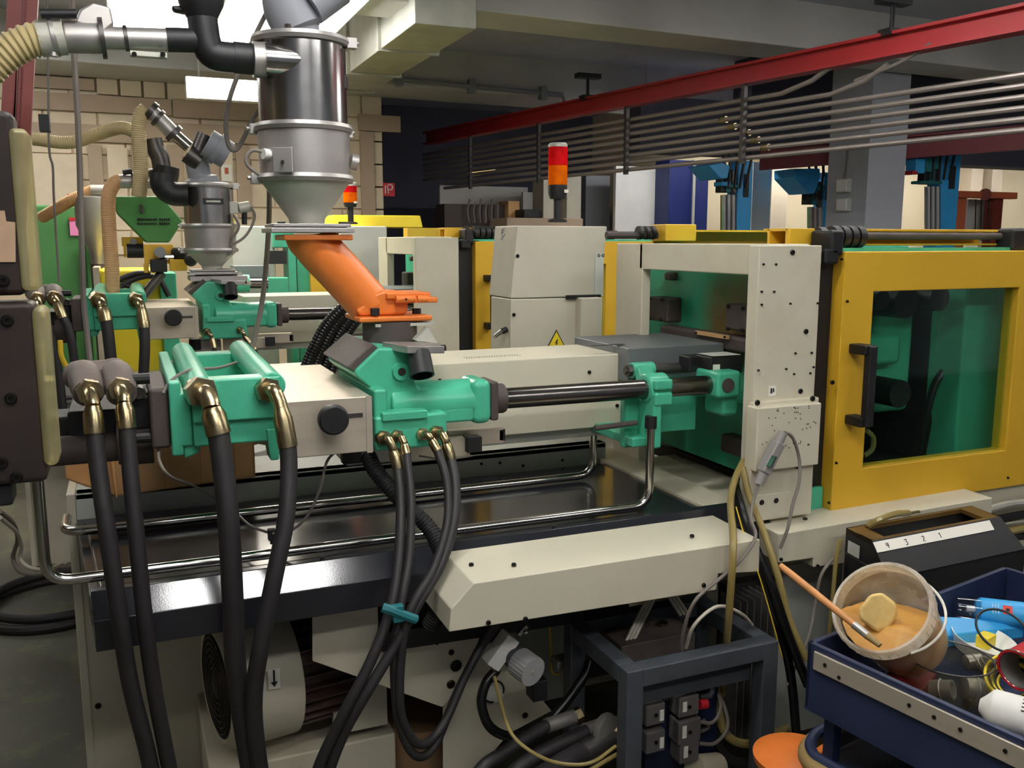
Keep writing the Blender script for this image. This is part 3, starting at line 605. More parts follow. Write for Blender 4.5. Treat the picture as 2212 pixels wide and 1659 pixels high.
    P('grey_cover', fbox(1357, 752, 1562, 812, 2.36, .36), 'greyplate', bev=.004)
    P('cover_seal', MB().box(at(1280, 748, y=2.42), at(1352, 744, y=2.42) + V((0, .02, 0))).box(at(1340, 768, y=2.415), at(1354, 755, y=2.415) + V((0, .3, 0))), 'black')
    # clamp bracket
    cp = V((at(1413, 842, y=2.2).x, 2.2, 1.203))
    P('clamp_ring', MB().cyl(cp + V((-.035, 0, 0)), cp + V((.035, 0, 0)), .043, n=26).box(cp + V((-.03, -.055, -.045)), cp + V((.03, .0, -.006))).box(cp + V((-.03, -.055, .0)), cp + V((.03, 0, .032))), 'green', bev=.008, seg=3)
    bq = at(1388, 799, y=2.32)
    P('clamp_boss', MB().cyl(bq + V((-.04, 0, 0)), bq + V((.035, 0, 0)), .024, n=20).prism([bq + V((-.02, -.005, .02)), bq + V((.02, -.005, .02)), cp + V((.02, .02, .03)), cp + V((-.03, .02, .03))], (0, .03, -.02)), 'green', bev=.004)
    P('boss_bolt', MB().cyl(bq + V((-.055, 0, 0)), bq + V((-.035, 0, 0)), .018, n=8).cyl(bq + V((-.062, 0, 0)), bq + V((-.05, 0, 0)), .010, n=8), 'darksteel')
    P('bracket_web', fbox(1350, 862, 1410, 962, 2.235, .03), 'green', bev=.006)
    wb3 = at(1400, 870, y=2.2); P('bracket_rib', MB().box((wb3.x - .012, 2.15, at(1400, 962, y=2.2).z), (wb3.x + .018, 2.26, 1.17)), 'green', bev=.008)
    zf = at(1400, 962, y=2.2).z; P('bracket_foot', MB().box((wb3.x - .055, 2.19, zf), (wb3.x + .016, 2.62, zf + .028)), 'green', bev=.005)
    ap = [at(*q, y=2.33) for q in ((1400, 815), (1560, 815), (1560, 850), (1505, 858), (1503, 928), (1400, 936))]
    P('bracket_plate', MB().prism(ap, (0, .04, 0)), 'green', bev=.004)
    P('sensor_rod', MB().cyl(bq + V((.03, 0, 0)), bq + V((.17, 0, -.002)), .016, n=16), 'darksteel')
    P('sensor_body', fbox(1490, 771, 1534, 801, 2.26, .06).box(at(1536, 772, y=2.2), at(1604, 806, y=2.2) + V((0, .08, 0))), 'black', bev=.004)
    P('sensor_label', fbox(1541, 788, 1555, 802, 2.198, .003), 'label'); P('sensor_top', MB().box(at(1540, 770, y=2.2), at(1602, 766, y=2.2) + V((0, .08, 0))), 'creamgrey', bev=.003)
    lg = at(1572, 832, y=2.15); P('rod_lug', MB().box(lg + V((-.035, 0, -.04)), lg + V((.05, .12, .04))), 'green', bev=.012); P('lug_pin', MB().cyl(lg + V((0, .01, 0)), lg + V((0, -.004, 0)), .021, n=20), 'casting')
    P('lower_lug', MB().box(lg + V((-.0, .02, -.1)), lg + V((.06, .12, -.03))), 'green', bev=.015)
    # measuring scale below
    P('scale_rail', fbox(968, 932, 1088, 957, 2.26, .03), 'alu', bev=.002); P('scale_rail', fbox(862, 958, 1016, 984, 2.22, .03), 'alu', bev=.002)
    P('scale_head', fbox(1010, 946, 1042, 976, 2.20, .04), 'black', bev=.002); P('scale_end', MB().box(at(1078, 928, y=2.26), at(1092, 952, y=2.26) + V((0, .03, 0))), 'black', bev=.002)
    P('bearing_shoe', fbox(748, 968, 850, 998, 2.25, .2), 'dullsteel', bev=.003); P('shoe_end', fbox(740, 966, 782, 1000, 2.24, .03), 'black', bev=.003)
    P('sensor_cable', MB().tube(hp((1016, 985, 2.2), (960, 992, 2.18), (905, 985, 2.2)), .003, 6), 'cable')
    ca = P('pull_rod', MB().cyl(at(1285, 925, y=2.2), at(1375, 913, y=2.2), .008, n=10), 'casting')
    # hoses
    Y = 2.03
    def H(*a): return [at(p[0], p[1], y=p[2]) for p in a]
    def end(pts): return H(*pts)
    if main:
        z = lambda px, yy, zz: None
        hose(iu, 'hydraulic_hose', at(193, 846, y=2.05), H((194, 852, 2.02), (199, 868, 2.0)), H((201, 880, 1.99), (204, 934, 1.98)), H((212, 1010, 1.965), (232, 1150, 1.94), (258, 1330, 1.93), (282, 1480, 1.95), (322, 1640, 1.97)), .0175, floor_end=(.03, .03))
        hose(iu, 'hydraulic_hose', at(260, 840, y=2.05), H((262, 845, 2.02), (267, 858, 2.0)), H((268, 872, 1.99), (274, 923, 1.98)), H((280, 1000, 1.965), (294, 1150, 1.94), (312, 1330, 1.93), (332, 1480, 1.95), (362, 1640, 1.97)), .0165, floor_end=(.03, .03))
        hose(iu, 'hydraulic_hose', at(434, 847, y=2.02), H((444, 851, 1.985), (455, 870, 1.965)), H((458, 884, 1.955), (472, 936, 1.945)), H((482, 1010, 1.93), (494, 1130, 1.91), (503, 1300, 1.91), (510, 1450, 1.93), (535, 1620, 1.95)), .0225, floor_end=(.03, .03), label='thick black hydraulic hose hanging from brass elbow')
        hose(iu, 'hydraulic_hose', at(578, 842, y=2.02), H((592, 846, 1.985), (603, 868, 1.97)), H((607, 885, 1.96), (622, 962, 1.945)), H((624, 1020, 1.93), (618, 1120, 1.90), (594, 1240, 1.88), (566, 1380, 1.88), (549, 1500, 1.9), (556, 1620, 1.92)), .0185, floor_end=(.03, .04))
        hose(iu, 'hydraulic_hose', at(828, 946, y=2.09), H((838, 948, 2.06), (848, 966, 2.05)), H((850, 974, 2.05), (860, 1010, 2.04)), H((866, 1090, 1.99), (862, 1200, 1.93), (845, 1310, 1.88), (800, 1430, 1.85), (738, 1550, 1.85), (680, 1680, 1.88)), .0125, floor_end=(-.05, .04))
        hose(iu, 'hydraulic_hose', at(858, 942, y=2.09), H((866, 944, 2.06), (872, 955, 2.05)), H((873, 960, 2.05), (878, 980, 2.04)), H((888, 1080, 1.98), (884, 1200, 1.92), (866, 1310, 1.87), (852, 1420, 1.86), (862, 1560, 1.86), (898, 1632, 1.87), (940, 1608, 1.9), (990, 1490, 1.94), (1045, 1390, 1.97), (1100, 1310, 2.0)), .0105)
        hose(iu, 'hydraulic_hose', at(913, 938, y=2.09), H((920, 938, 2.06), (928, 944, 2.05)), H((932, 950, 2.05), (944, 972, 2.04)), H((965, 1040, 1.99), (966, 1130, 1.94), (936, 1230, 1.89), (890, 1310, 1.86), (868, 1400, 1.85), (866, 1540, 1.85), (905, 1608, 1.87), (955, 1570, 1.91), (1010, 1450, 1.95), (1080, 1320, 1.99)), .0105)
        hose(iu, 'hydraulic_hose', at(943, 935, y=2.09), H((955, 938, 2.06), (962, 950, 2.05)), H((964, 958, 2.05), (974, 992, 2.04)), H((984, 1050, 1.99), (980, 1130, 1.94), (952, 1220, 1.9), (905, 1300, 1.87), (850, 1400, 1.85), (790, 1500, 1.84), (740, 1590, 1.86), (700, 1700, 1.88)), .0125, floor_end=(-.05, .05))
        P('corrugated_hose', MB().ribbed(H((795, 985, 2.2), (815, 1022, 2.15), (870, 1085, 2.1), (930, 1145, 2.06), (962, 1215, 1.99), (958, 1290, 1.95), (930, 1350, 1.98)), .019, .0022, .009, 14), 'ribhose')
        P('hose_clip', MB().tube(H((826, 1312, 1.84), (845, 1318, 1.835), (870, 1328, 1.835), (898, 1338, 1.84)), .011, 8, 3), 'teal'); P('hose_clip', MB().box(at(850, 1312, y=1.83), at(868, 1336, y=1.85)), 'teal', bev=.002)
        P('thin_cable', MB().tube(H((342, 972, 2.1), (346, 1000, 2.05), (370, 1030, 2.05), (430, 1055, 2.2), (500, 1100, 2.4), (540, 1135, 2.3), (585, 1152, 2.2)), .0035, 6), 'cable')
        P('thin_cable', MB().tube(H((725, 975, 2.1), (705, 1000, 2.1), (690, 1060, 2.12), (660, 1120, 2.14), (620, 1150, 2.16), (588, 1152, 2.16)), .0035, 6), 'cable')
        P('cable_plug', MB().box(at(580, 1147, y=2.16), at(594, 1162, y=2.18)).cyl(at(587, 1162, y=2.17), at(587, 1175, y=2.17), .004, n=6), 'black')
        P('thin_cable', MB().tube(H((352, 850, 2.08), (372, 820, 2.1), (410, 800, 2.15), (470, 795, 2.3), (515, 782, 2.45)), .004, 6), 'cable')
    else:
        for (n_, e_, f0, f1, ps, r) in (((434, 847), (450, 862), (458, 884), (472, 936), ((482, 1010), (494, 1160), (503, 1330)), .0225), ((578, 842), (598, 858), (607, 885), (618, 955), ((620, 1040), (612, 1160), (600, 1330)), .0205), ((193, 850), (198, 868), (204, 885), (218, 934), ((250, 1010), (280, 1150), (300, 1330)), .0165), ((260, 842), (268, 858), (276, 872), (300, 930), ((330, 1000), (350, 1150), (370, 1330)), .0165)):
            hose(iu, 'hydraulic_hose', at(*n_, y=2.02), [at(*e_, y=1.975)], [at(*f0, y=1.96), at(*f1, y=1.95)], [at(*q, y=1.94) for q in ps], r)
        for (n_, e_, f0, f1, ps) in (((828, 946), (844, 958), (850, 974), (860, 1010), ((866, 1090), (850, 1220))), ((943, 935), (960, 946), (966, 962), (1000, 1010), ((1030, 1080), (1040, 1200)))):
            hose(iu, 'hydraulic_hose', at(*n_, y=2.09), [at(*e_, y=2.05)], [at(*f0, y=2.05), at(*f1, y=2.04)], [at(*q, y=1.99) for q in ps], .0105)
    return iu
IU = injection_unit('green injection unit with aluminium box on the near machine bed')
o2 = at(427, 662, y=4.03) - V((.512, 2.05, 1.261))
setoff(*o2)
IU2 = injection_unit('green injection unit of the second machine behind', False)
setoff()
# ------------------------------------------------------------ hopper loaders
def loader(label, c, zb, zc, zd, zr, zt, r, main=True, sc=1.0):
    """steel vacuum hopper: flange zb, cone to zc, lower drum to zd, clamp ring, upper drum zr..zt"""
    t = thing('vacuum_hopper', label, 'hopper', (c[0], c[1], zb)); P = lambda *a, **k: obj(a[0], a[1], M[a[2]], t, **k)
    o = (c[0], c[1], 0)
    P('base_plate', MB().obox((c[0], c[1], zb + .006 * sc), (.205 * sc, .17 * sc, .012 * sc)).obox((c[0], c[1], zb + .018 * sc), (.19 * sc, .16 * sc, .008 * sc)), 'dullsteel', bev=.002)
    P('hopper_cone', MB().lathe([(r * .40, zb + .02 * sc), (r * .42, zb + .035 * sc), (r * 1.0, zc - .01), (r * 1.04, zc)], o, n=40), 'galv')
    P('lower_drum', MB().lathe([(r * 1.02, zc), (r * 1.05, zd)], o, n=40), 'dullsteel')
    P('upper_drum', MB().lathe([(r, zd), (r, zt)], o, n=48), 'steel')
    for z in (zc, zd, zt): P('clamp_band', MB().lathe([(r, z - .008 * sc), (r * 1.09, z - .009 * sc), (r * 1.12, z), (r * 1.09, z + .009 * sc), (r, z + .008 * sc)], o, n=40, cap=False), 'dullsteel')
    P('lid', MB().lathe([(r * 1.05, zt), (r * 1.05, zt + .006 * sc), (r * .8, zt + .014 * sc), (.02, zt + .018 * sc)], o, n=40), 'dullsteel')
    for a, z in ((-.35, zt), (2.8, zd), (3.1, zc), (.3, zd)):
        q = V((c[0] + math.cos(a) * r * 1.13, c[1] + math.sin(a) * r * 1.13, z)); P('toggle_latch', MB().box(q - V((.012, .012, .014)) * sc, q + V((.014, .012, .012)) * sc).cyl(q - V((.02, 0, 0)) * sc, q + V((.02, 0, 0)) * sc, .006 * sc, n=8), 'dullsteel', bev=.002)
    return t
Yh = 2.35
hc = at(657, 300, y=Yh); zz = lambda py, px=657: at(px, py, y=Yh).z
HX = hc.x
HP = loader('tall stainless steel vacuum hopper above the orange chute', (HX, Yh), zz(503), zz(387), zz(279), zz(270), zz(93), .108)
P = lambda *a, **k: obj(a[0], a[1], M[a[2]], HP, **k)
# side suction inlet, valve, sensor plate
si = at(575, 130, y=Yh - .06)
P('inlet_stub', MB().cyl((si.x - .005, Yh - .07, si.z), (HX - .02, Yh - .07, si.z), .036, n=24), 'steel'); P('inlet_band', MB().cyl((si.x - .03, Yh - .055, si.z), (si.x + .0, Yh - .055, si.z), .041, n=24), 'dullsteel')
pc = at(604, 345, y=Yh - .105); P('sensor_plate', MB().obox(pc + V((.008, 0, 0)), (.05, .006, .06), Matrix.Rotation(R(-28), 3, 'Z')), 'dullsteel', bev=.003); P('sensor_screw', MB().cyl(pc + V((.005, -.004, -.005)), pc + V((.005, -.012, -.005)), .004, n=8), 'screw')
sp = at(568, 332, y=Yh - .06); P('sensor', MB().cyl(sp + V((-.0, 0, 0)), sp + V((.05, .02, -.003)), .013, n=12), 'white')
P('sensor_cable', MB().tube(hp((565, 327, 2.29), (545, 325, 2.29), (532, 340, 2.29), (536, 358, 2.29), (560, 378, 2.29)), .0045, 8), 'cable')
P('latch_lug', MB().cyl(at(757, 348, y=2.33), at(772, 352, y=2.33), .02, n=12), 'dullsteel')
P('name_tag', MB().obox((HX + .102, Yh - .036, zz(178)), (.004, .03, .03), Matrix.Rotation(R(-20), 3, 'Z')), 'black')
# valve head on the lid
vh = MB().tube([(HX + .005, Yh, zz(90)), (HX + .0, Yh, zz(60)), (HX - .025, Yh, zz(25)), (HX - .03, Yh, zz(-30))], .05, 16, rf=lambda k, m: .045 if k < 6 else .062)
P('valve_head', vh, 'greypaint'); P('valve_motor', MB().cyl((HX + .02, Yh - .03, zz(20)), (HX + .09, Yh - .03, zz(-30)), .045, n=18), 'greypaint')
P('valve_bolt', MB().cyl((HX - .04, Yh - .06, zz(78)), (HX - .04, Yh - .06, zz(68)), .008, n=8), 'chrome')
# orange chute
OC = thing('feed_chute', 'orange cast feed chute slanting down under the steel hopper', 'chute', at(840, 690, y=Yh)); P = lambda *a, **k: obj(a[0], a[1], M[a[2]], OC, **k)
tx = at(676, 512, y=Yh); bx = at(808, 660, y=Yh - .0)
P('top_flange', MB().obox((at(677, 513, y=Yh).x, Yh, zz(513)), (.172, .15, .014)), 'orange', bev=.004)
P('chute_tube', MB().tube([at(673, 508, y=Yh), at(676, 520, y=Yh), at(692, 542, y=Yh), at(735, 588, y=Yh), at(800, 660, y=Yh)], .056, 28, 6, rf=lambda k, m: .058 + .012 * max(0, 1 - k / 9)), 'orange')
P('chute_body', MB().prism([at(q[0], q[1], y=Yh - .055) for q in ((770, 672), (800, 640), (826, 628), (872, 630), (885, 640), (880, 680), (778, 684))], (0, .12, 0)), 'orange', bev=.014, seg=3)
P('base_flange', MB().obox((at(838, 684, y=Yh).x, Yh, at(838, 684, y=Yh).z), (.195, .17, .014)), 'orange', bev=.005)
P('cover_plate', MB().obox((at(868, 636, y=Yh).x, Yh, at(868, 636, y=Yh).z), (.12, .13, .016)).obox((at(895, 645, y=Yh).x, Yh - .06, at(895, 645, y=Yh).z), (.085, .03, .014)), 'orange', bev=.004)
for px in (866, 884, 912): q = at(px, 646, y=Yh - .075); P('hinge_lug', MB().cyl(q + V((-.014, 0, 0)), q + V((.014, 0, 0)), .010, n=12), 'orange')
P('gasket', MB().obox((at(858, 697, y=Yh).x, Yh, at(858, 696, y=Yh).z), (.16, .16, .008)), 'galv')
for px, yy in ((810, Yh - .075), (900, Yh - .02)): q = at(px, 676, y=yy); P('hex_bolt', MB().cyl(q - V((0, 0, .006)), q + V((0, 0, .012)), .012, n=6), 'black')
for px, yy in ((608, Yh - .02), (740, Yh - .05)): q = at(px, 488, y=yy); P('hex_bolt', MB().cyl(q - V((0, 0, .006)), q + V((0, 0, .010)), .010, n=6), 'black')
# suction line on the left
SL = thing('suction_line', 'grey suction pipe with black elbow feeding the steel hopper', 'pipe', at(420, 150, y=2.3)); P = lambda *a, **k: obj(a[0], a[1], M[a[2]], SL, **k)
Ys = 2.31
P('elbow', MB().cyl(at(565, 130, y=Ys), at(505, 124, y=Ys), .036, n=20).tube([at(520, 126, y=Ys), at(462, 118, y=Ys), at(446, 92, y=Ys), at(440, 60, y=Ys), at(434, 20, y=Ys)], .034, 18, 5).cyl(at(450, 88, y=Ys), at(360, 86, y=Ys), .027, n=18).lathe([(.034, 0), (.05, .03), (.052, .05)], at(436, 40, y=Ys), (0, 0, 1), n=20), 'black')
P('elbow_wing', MB().prism([at(370, 12, y=Ys), at(376, 22, y=Ys), at(425, 32, y=Ys), at(425, 8, y=Ys)], (0, .03, 0)), 'black', bev=.004)
P('steel_pipe', MB().cyl(at(362, 86, y=Ys), at(222, 82, y=Ys), .0245, n=20), 'dullsteel')
P('pipe_band', MB().cyl(at(276, 83, y=Ys), at(268, 83, y=Ys), .028, n=20).cyl(at(226, 82, y=Ys), at(216, 82, y=Ys), .045, n=20), 'darksteel')
P('pipe_bracket', fbox(280, 108, 362, 126, Ys - .01, .02), 'galv', bev=.002); 
for px in (290, 352): P('bracket_bolt', MB().cyl(at(px, 117, y=Ys - .012), at(px, 117, y=Ys - .022), .006, n=6), 'screw')
P('valve_body', MB().cyl(at(222, 82, y=Ys), at(138, 80, y=Ys), .034, n=20).prism([at(160, 48, y=Ys - .02), at(172, 20, y=Ys - .02), at(200, 4, y=Ys - .02), at(238, 14, y=Ys - .02), at(246, 52, y=Ys - .02), at(225, 70, y=Ys - .02)], (0, .04, 0)), 'dullsteel', bev=.006)
P('valve_lever', MB().cyl(at(165, 30, y=Ys - .03), at(88, 30, y=Ys - .03), .010, n=12), 'black')
P('hose_cuff', MB().cyl(at(140, 80, y=Ys), at(84, 84, y=Ys), .038, n=20), 'galv'); P('hose_clamp', MB().cyl(at(122, 80, y=Ys), at(112, 81, y=Ys), .041, n=20).cyl(at(116, 108, y=Ys - .01), at(116, 122, y=Ys - .01), .01, n=10), 'dullsteel')
tag(obj('suction_hose', MB().ribbed([at(92, 83, y=Ys), at(55, 92, y=Ys), at(10, 118, y=Ys), at(-40, 165, y=Ys), at(-90, 240, y=Ys)], .034, .004, .014, 16), M['beigehose']), 'ribbed beige suction hose at the top left corner', 'hose')
# second loader standing on the second machine
c2 = at(449, 400, y=4.28); z2 = lambda py: at(449, py, y=4.28).z
L2 = loader('smaller stainless steel vacuum hopper on the second machine', (c2.x, 4.28), z2(592), z2(540), z2(488), z2(480), z2(402), .108 * .98, False)
P = lambda *a, **k: obj(a[0], a[1], M[a[2]], L2, **k)
P('feed_neck', MB().cyl((c2.x, 4.28, z2(592)), (c2.x, 4.28, z2(632)), .075, n=24), 'casting')
P('neck_plate', MB().obox((c2.x + .02, 4.28, z2(600)), (.24, .2, .02)), 'dullsteel')
P('name_tag', MB().obox((c2.x + .01, 4.28 - .107, z2(437)), (.085, .006, .026)), 'black'); P('tag_letters', MB().obox((c2.x + .01, 4.28 - .1105, z2(437)), (.06, .002, .008)), 'galv')
P('inlet_elbow', MB().tube([at(405, 420, y=4.2), at(372, 418, y=4.2), at(352, 400, y=4.2), at(352, 375, y=4.2)], .05, 16), 'black')
vp = [at(438, 400, y=4.28), at(430, 372, y=4.28), at(425, 345, y=4.28)]
P('valve_head', MB().tube(vp, .055, 16, rf=lambda k, m: .075 if k < 4 else .05), 'greypaint')
a, b = at(447, 308, y=4.2), at(492, 336, y=4.2); P('valve_cap', MB().cyl(a, b, .062, n=20).cyl(a.lerp(b, .4), a.lerp(b, .6), .07, n=20), 'greypaint')
P('valve_clamp', MB().cyl(at(425, 330, y=4.25), at(440, 290, y=4.25), .03, n=12).cyl(at(405, 330, y=4.25), at(432, 350, y=4.25), .045, n=12), 'darksteel')
P('slant_pipe', MB().cyl(at(408, 318, y=4.28), at(374, 288, y=4.28), .026, n=14), 'chrome'); P('slant_pipe', MB().cyl(at(375, 289, y=4.28), at(328, 242, y=4.28), .032, n=16), 'dullsteel')
P('pipe_ring', MB().cyl(at(380, 292, y=4.28), at(372, 284, y=4.28), .042, n=16).cyl(at(345, 258, y=4.28), at(338, 252, y=4.28), .04, n=16).cyl(at(332, 244, y=4.28), at(322, 236, y=4.28), .042, n=16), 'darksteel')
P('solenoid', fbox(495, 435, 515, 462, 4.2, .05).cyl(at(515, 450, y=4.22), at(540, 446, y=4.22), .025, n=12), 'galv', bev=.004)
P('solenoid_stem', MB().cyl(at(528, 455, y=4.22), at(528, 485, y=4.22), .012, n=10), 'black')
P('cable', MB().tube(hp((542, 446, 4.2), (550, 470, 4.2), (530, 510, 4.2), (495, 530, 4.2), (460, 530, 4.2)), .006, 6), 'cable'); P('cable', MB().tube(hp((505, 465, 4.2), (516, 490, 4.2), (500, 520, 4.2), (500, 545, 4.2), (490, 548, 4.2)), .006, 6), 'cable')
tag(obj('suction_hose', MB().ribbed(hp((316, 236, 4.28), (304, 250, 4.28), (300, 290, 4.28), (304, 360, 4.28), (300, 425, 4.28)), .030, .0016, .009, 14), M['beigehose']), 'ribbed beige hose arching down to the green hopper', 'hose')
tag(obj('suction_hose', MB().ribbed(hp((303, 290, 4.30), (262, 276, 4.4), (210, 290, 4.5), (150, 308, 4.5), (70, 300, 4.5)), .027, .0016, .009, 14), M['beigehose']), 'ribbed beige hose running left above the back machines', 'hose')
tag(obj('suction_hose', MB().ribbed(hp((262, 388, 4.4), (244, 400, 4.4), (234, 430, 4.4), (236, 500, 4.4), (242, 580, 4.4), (243, 650, 4.4)), .030, .0012, .008, 14), M['tanhose']), 'tan ribbed hose standing upright before the green hopper', 'hose')
tag(obj('suction_hose', MB().ribbed(hp((202, 411, 5.55), (150, 435, 5.6), (90, 470, 5.75)), .031, .0014, .010, 14), M['tanhose']), 'tan ribbed hose slanting down over the dark green machine', 'hose')
pp = thing('suction_pipe', 'grey pipe elbow joining the tan hose above green hopper', 'pipe', at(290, 390, y=4.4))
obj('pipe', MB().cyl(at(258, 392, y=4.4), at(330, 392, y=4.4), .03, n=14), M['dullsteel'], pp); obj('elbow', MB().tube(hp((325, 392, 4.4), (355, 385, 4.4), (360, 360, 4.4)), .055, 14), M['black'], pp); obj('clamp_ring', MB().cyl(at(290, 392, y=4.4), at(284, 392, y=4.4), .04, n=14), M['darksteel'], pp); obj('lever', MB().cyl(at(265, 373, y=4.38), at(285, 370, y=4.38), .012, n=8), M['black'], pp)
obj('upper_pipe', MB().tube(hp((350, 365, 4.4), (345, 340, 4.4), (335, 320, 4.4), (330, 300, 4.4)), .04, 12), M['darksteel'], pp)
# hanging cables
tag(obj('hanging_cable', MB().tube(hp((158, -60, 2.9), (156, 60, 2.9), (162, 150, 2.9), (170, 300, 2.9), (176, 500, 2.9), (180, 640, 2.9), (190, 740, 2.9), (200, 830, 2.9)), .008, 8), M['cable']), 'grey cable hanging straight down from the ceiling at left', 'cable')
tag(obj('hanging_cable', MB().tube(hp((582, 395, 2.55), (580, 500, 2.55), (568, 640, 2.55), (552, 720, 2.55), (536, 782, 2.55)), .007, 8), M['cable']), 'grey cable dropping beside the steel hopper to the aluminium box', 'cable')
tag(obj('hanging_cable', MB().tube(hp((590, 0, 2.45), (545, 90, 2.45), (500, 200, 2.45), (488, 270, 2.45), (496, 318, 2.45), (515, 318, 2.45), (545, 260, 2.45), (572, 220, 2.45)), .006, 8), M['cable']), 'looping cable from the valve head beside the steel hopper', 'cable')
tag(obj('hanging_cable', MB().tube(hp((100, -40, 3.4), (104, 150, 3.4), (106, 318, 3.4), (114, 360, 3.4), (116, 420, 3.4), (122, 520, 3.4), (128, 610, 3.4)), .004, 6), M['cable']), 'thin cable hanging in front of the dark green machine', 'cable')
# ------------------------------------------------------------ drive and pneumatics under the bed (parts of the near machine)
mat('greyconn', (150, 146, 142), .45, var=.06)
mat('greypaint2', (168, 168, 168), .5, var=.06)
mat('rustcream', (176, 140, 104), .5, var=.2, scale=5, spot=(70, 52, 44), spotamt=.8, spotscale=5)
mat('darkcasting', (74, 56, 50), .5, var=.25, scale=10, spot=(110, 84, 66), spotamt=.4)
P = lambda *a, **k: obj(a[0], a[1], M[a[2]], MC, **k)
my, mz = 2.36, .46; MA = V((.985, .17, 0)).normalized()
fc = P('fan_cover', MB().lathe([(.142, .002), (.150, .0), (.165, .012), (.172, .035), (.172, .185), (.16, .19)], (.15, my, mz), MA, n=40), 'cream')
obj('fan_grille', MB().lathe([(.005, -.003), (.02, -.004), (.03, .001), (.138, .001)], (.15, my, mz), MA, n=40), M['black'], fc)
for i in range(7): obj('grille_ring', MB().torus((.1495, my, mz), MA, .03 + i * .016, .0022, 36, 5), M['darksteel'], fc)
ap = at(592, 1466, y=2.205)
st = obj('sticker', MB().obox(ap, (.03, .002, .055)), M['label'], fc); obj('arrow', MB().obox(ap + V((0, -.002, .008)), (.005, .001, .032)).prism([ap + V((-.009, -.002, -.008)), ap + V((.009, -.002, -.008)), ap + V((0, -.002, -.022))], (0, .001, 0)), M['ink'], st)
mt = P('motor_housing', MB().cyl(V((.15, my, mz)) + MA * .185, V((.15, my, mz)) + MA * .40, .135, n=36), 'darkcasting')
for i in range(30):
    a = 2 * math.pi * i / 30; u = V((0, math.cos(a), math.sin(a))); c = V((.15, my, mz)) + MA * .29 + u * .147
    obj('cooling_fin', MB().obox(c, (.20, .004, .034), Matrix.Rotation(R(9.8), 3, 'Z') @ Matrix.Rotation(a - math.pi / 2, 3, 'X')), M['darkcasting'], mt)
P('motor_foot', MB().box((.12, 2.30, .0), (.62, 2.75, .25)), 'cream', bev=.006)
P('terminal_panel', fbox(716, 1430, 838, 1565, 2.3, .02), 'cream', bev=.003)
pl_ = [at(*q, y=2.12) for q in ((675, 1318), (816, 1296), (818, 1368), (885, 1386), (1040, 1362), (1012, 1470), (955, 1528), (675, 1428))]
bp = P('bracket_sheet', MB().prism(pl_, (0, .006, 0)), 'cream', bev=.002)
for q, r in (((944, 1390), .004), ((975, 1409), .008), ((985, 1438), .016), ((1004, 1376), .004), ((974, 1478), .012)): screw(*q, bp, Y=2.119, r=r)
pl_ = [at(*q, y=2.2) for q in ((957, 1520), (1045, 1395), (1105, 1375), (1136, 1470), (1192, 1536), (1100, 1585), (1010, 1690), (957, 1690))]
bp = P('bracket_sheet', MB().prism(pl_, (0, .006, 0)), 'cream', bev=.002); screw(1134, 1545, bp, Y=2.199, r=.009)
P('tank', MB().cyl(at(900, 1640, y=2.42) - V((0, 0, .25)), at(905, 1545, y=2.42), .1, n=30), 'rustcream' if 'rustcream' in M else 'casting')
P('back_sheet', fbox(1100, 1350, 1240, 1500, 2.45, .01), 'creamgrey')
P('mount_rail', MB().beam(at(820, 1380, y=2.1), at(1250, 1318, y=2.1), .05, .05), 'black')
P('under_beam', MB().box((.6, 2.2, .68), (1.6, 2.7, .76)), 'black')
P('shadow_sheet', MB().box((.66, 2.72, .05), (1.62, 2.75, .76)), 'casting')  # dark sheet stands in for the shadow under the bed
# pressure regulator
rg = P('regulator_body', MB().beam(at(1058, 1436, y=1.98), at(1104, 1372, y=1.98), .045, .04), 'white', bev=.003)
obj('brass_fitting', MB().cyl(at(1068, 1438, y=1.98), at(1073, 1452, y=1.98), .012, n=8), M['brass'], rg)
obj('valve_tip', MB().cyl(at(1120, 1372, y=1.98), at(1138, 1352, y=1.98), .008, n=10).sph(at(1136, 1366, y=1.97), .008), M['chrome'], rg)
a, b, c = at(1098, 1405, y=1.99), at(1122, 1430, y=1.95), at(1152, 1452, y=1.90)
obj('knob_neck', MB().cyl(a, b, .03, n=20), M['frame'], rg)
d = (c - b).normalized(); u, w_ = basis(d); kn = MB(); N = 48
kn.add([b + d * t + (u * math.cos(2 * math.pi * i / N) + w_ * math.sin(2 * math.pi * i / N)) * (.038 if i % 2 else .0365) for t in (0, (c - b).length) for i in range(N)], [(i, (i + 1) % N, N + (i + 1) % N, N + i) for i in range(N)] + [tuple(range(N))[::-1], tuple(range(N, 2 * N))])
obj('ribbed_knob', kn, M['greypaint2'] if 'greypaint2' in M else M['galv'], rg, ang=20); obj('knob_pin', MB().cyl(c, c + d * .003, .006, n=10), M['galv'], rg)
fb = P('filter_bowl', MB().lathe([(.03, 0), (.032, .05), (.036, .055), (.036, .09), (.03, .1)], at(1238, 1512, y=2.15), (0, 0, 1), n=22), 'galv')
obj('filter_head', MB().box(at(1205, 1448, y=2.13), at(1262, 1420, y=2.13) + V((0, .05, 0))), M['dullsteel'], fb, bev=.004); obj('plug', MB().cyl(at(1245, 1418, y=2.1), at(1268, 1402, y=2.08), .012, n=12), M['chrome'], fb)
P('gauge_ring', MB().torus(at(1066, 1494, y=2.18), (0, -1, 0), .031, .003, 28, 6), 'black'); P('gauge_face', MB().cyl(at(1066, 1494, y=2.19), at(1066, 1494, y=2.195), .03, n=28), 'label')
P('air_hose', MB().tube(hp((1072, 1448, 1.98), (1050, 1475, 1.97), (1040, 1520, 1.96), (1060, 1572, 1.95), (1110, 1592, 1.95), (1165, 1576, 1.95), (1220, 1520, 1.97), (1262, 1460, 2.0), (1272, 1430, 2.02)), .0125, 12), 'blackgloss')
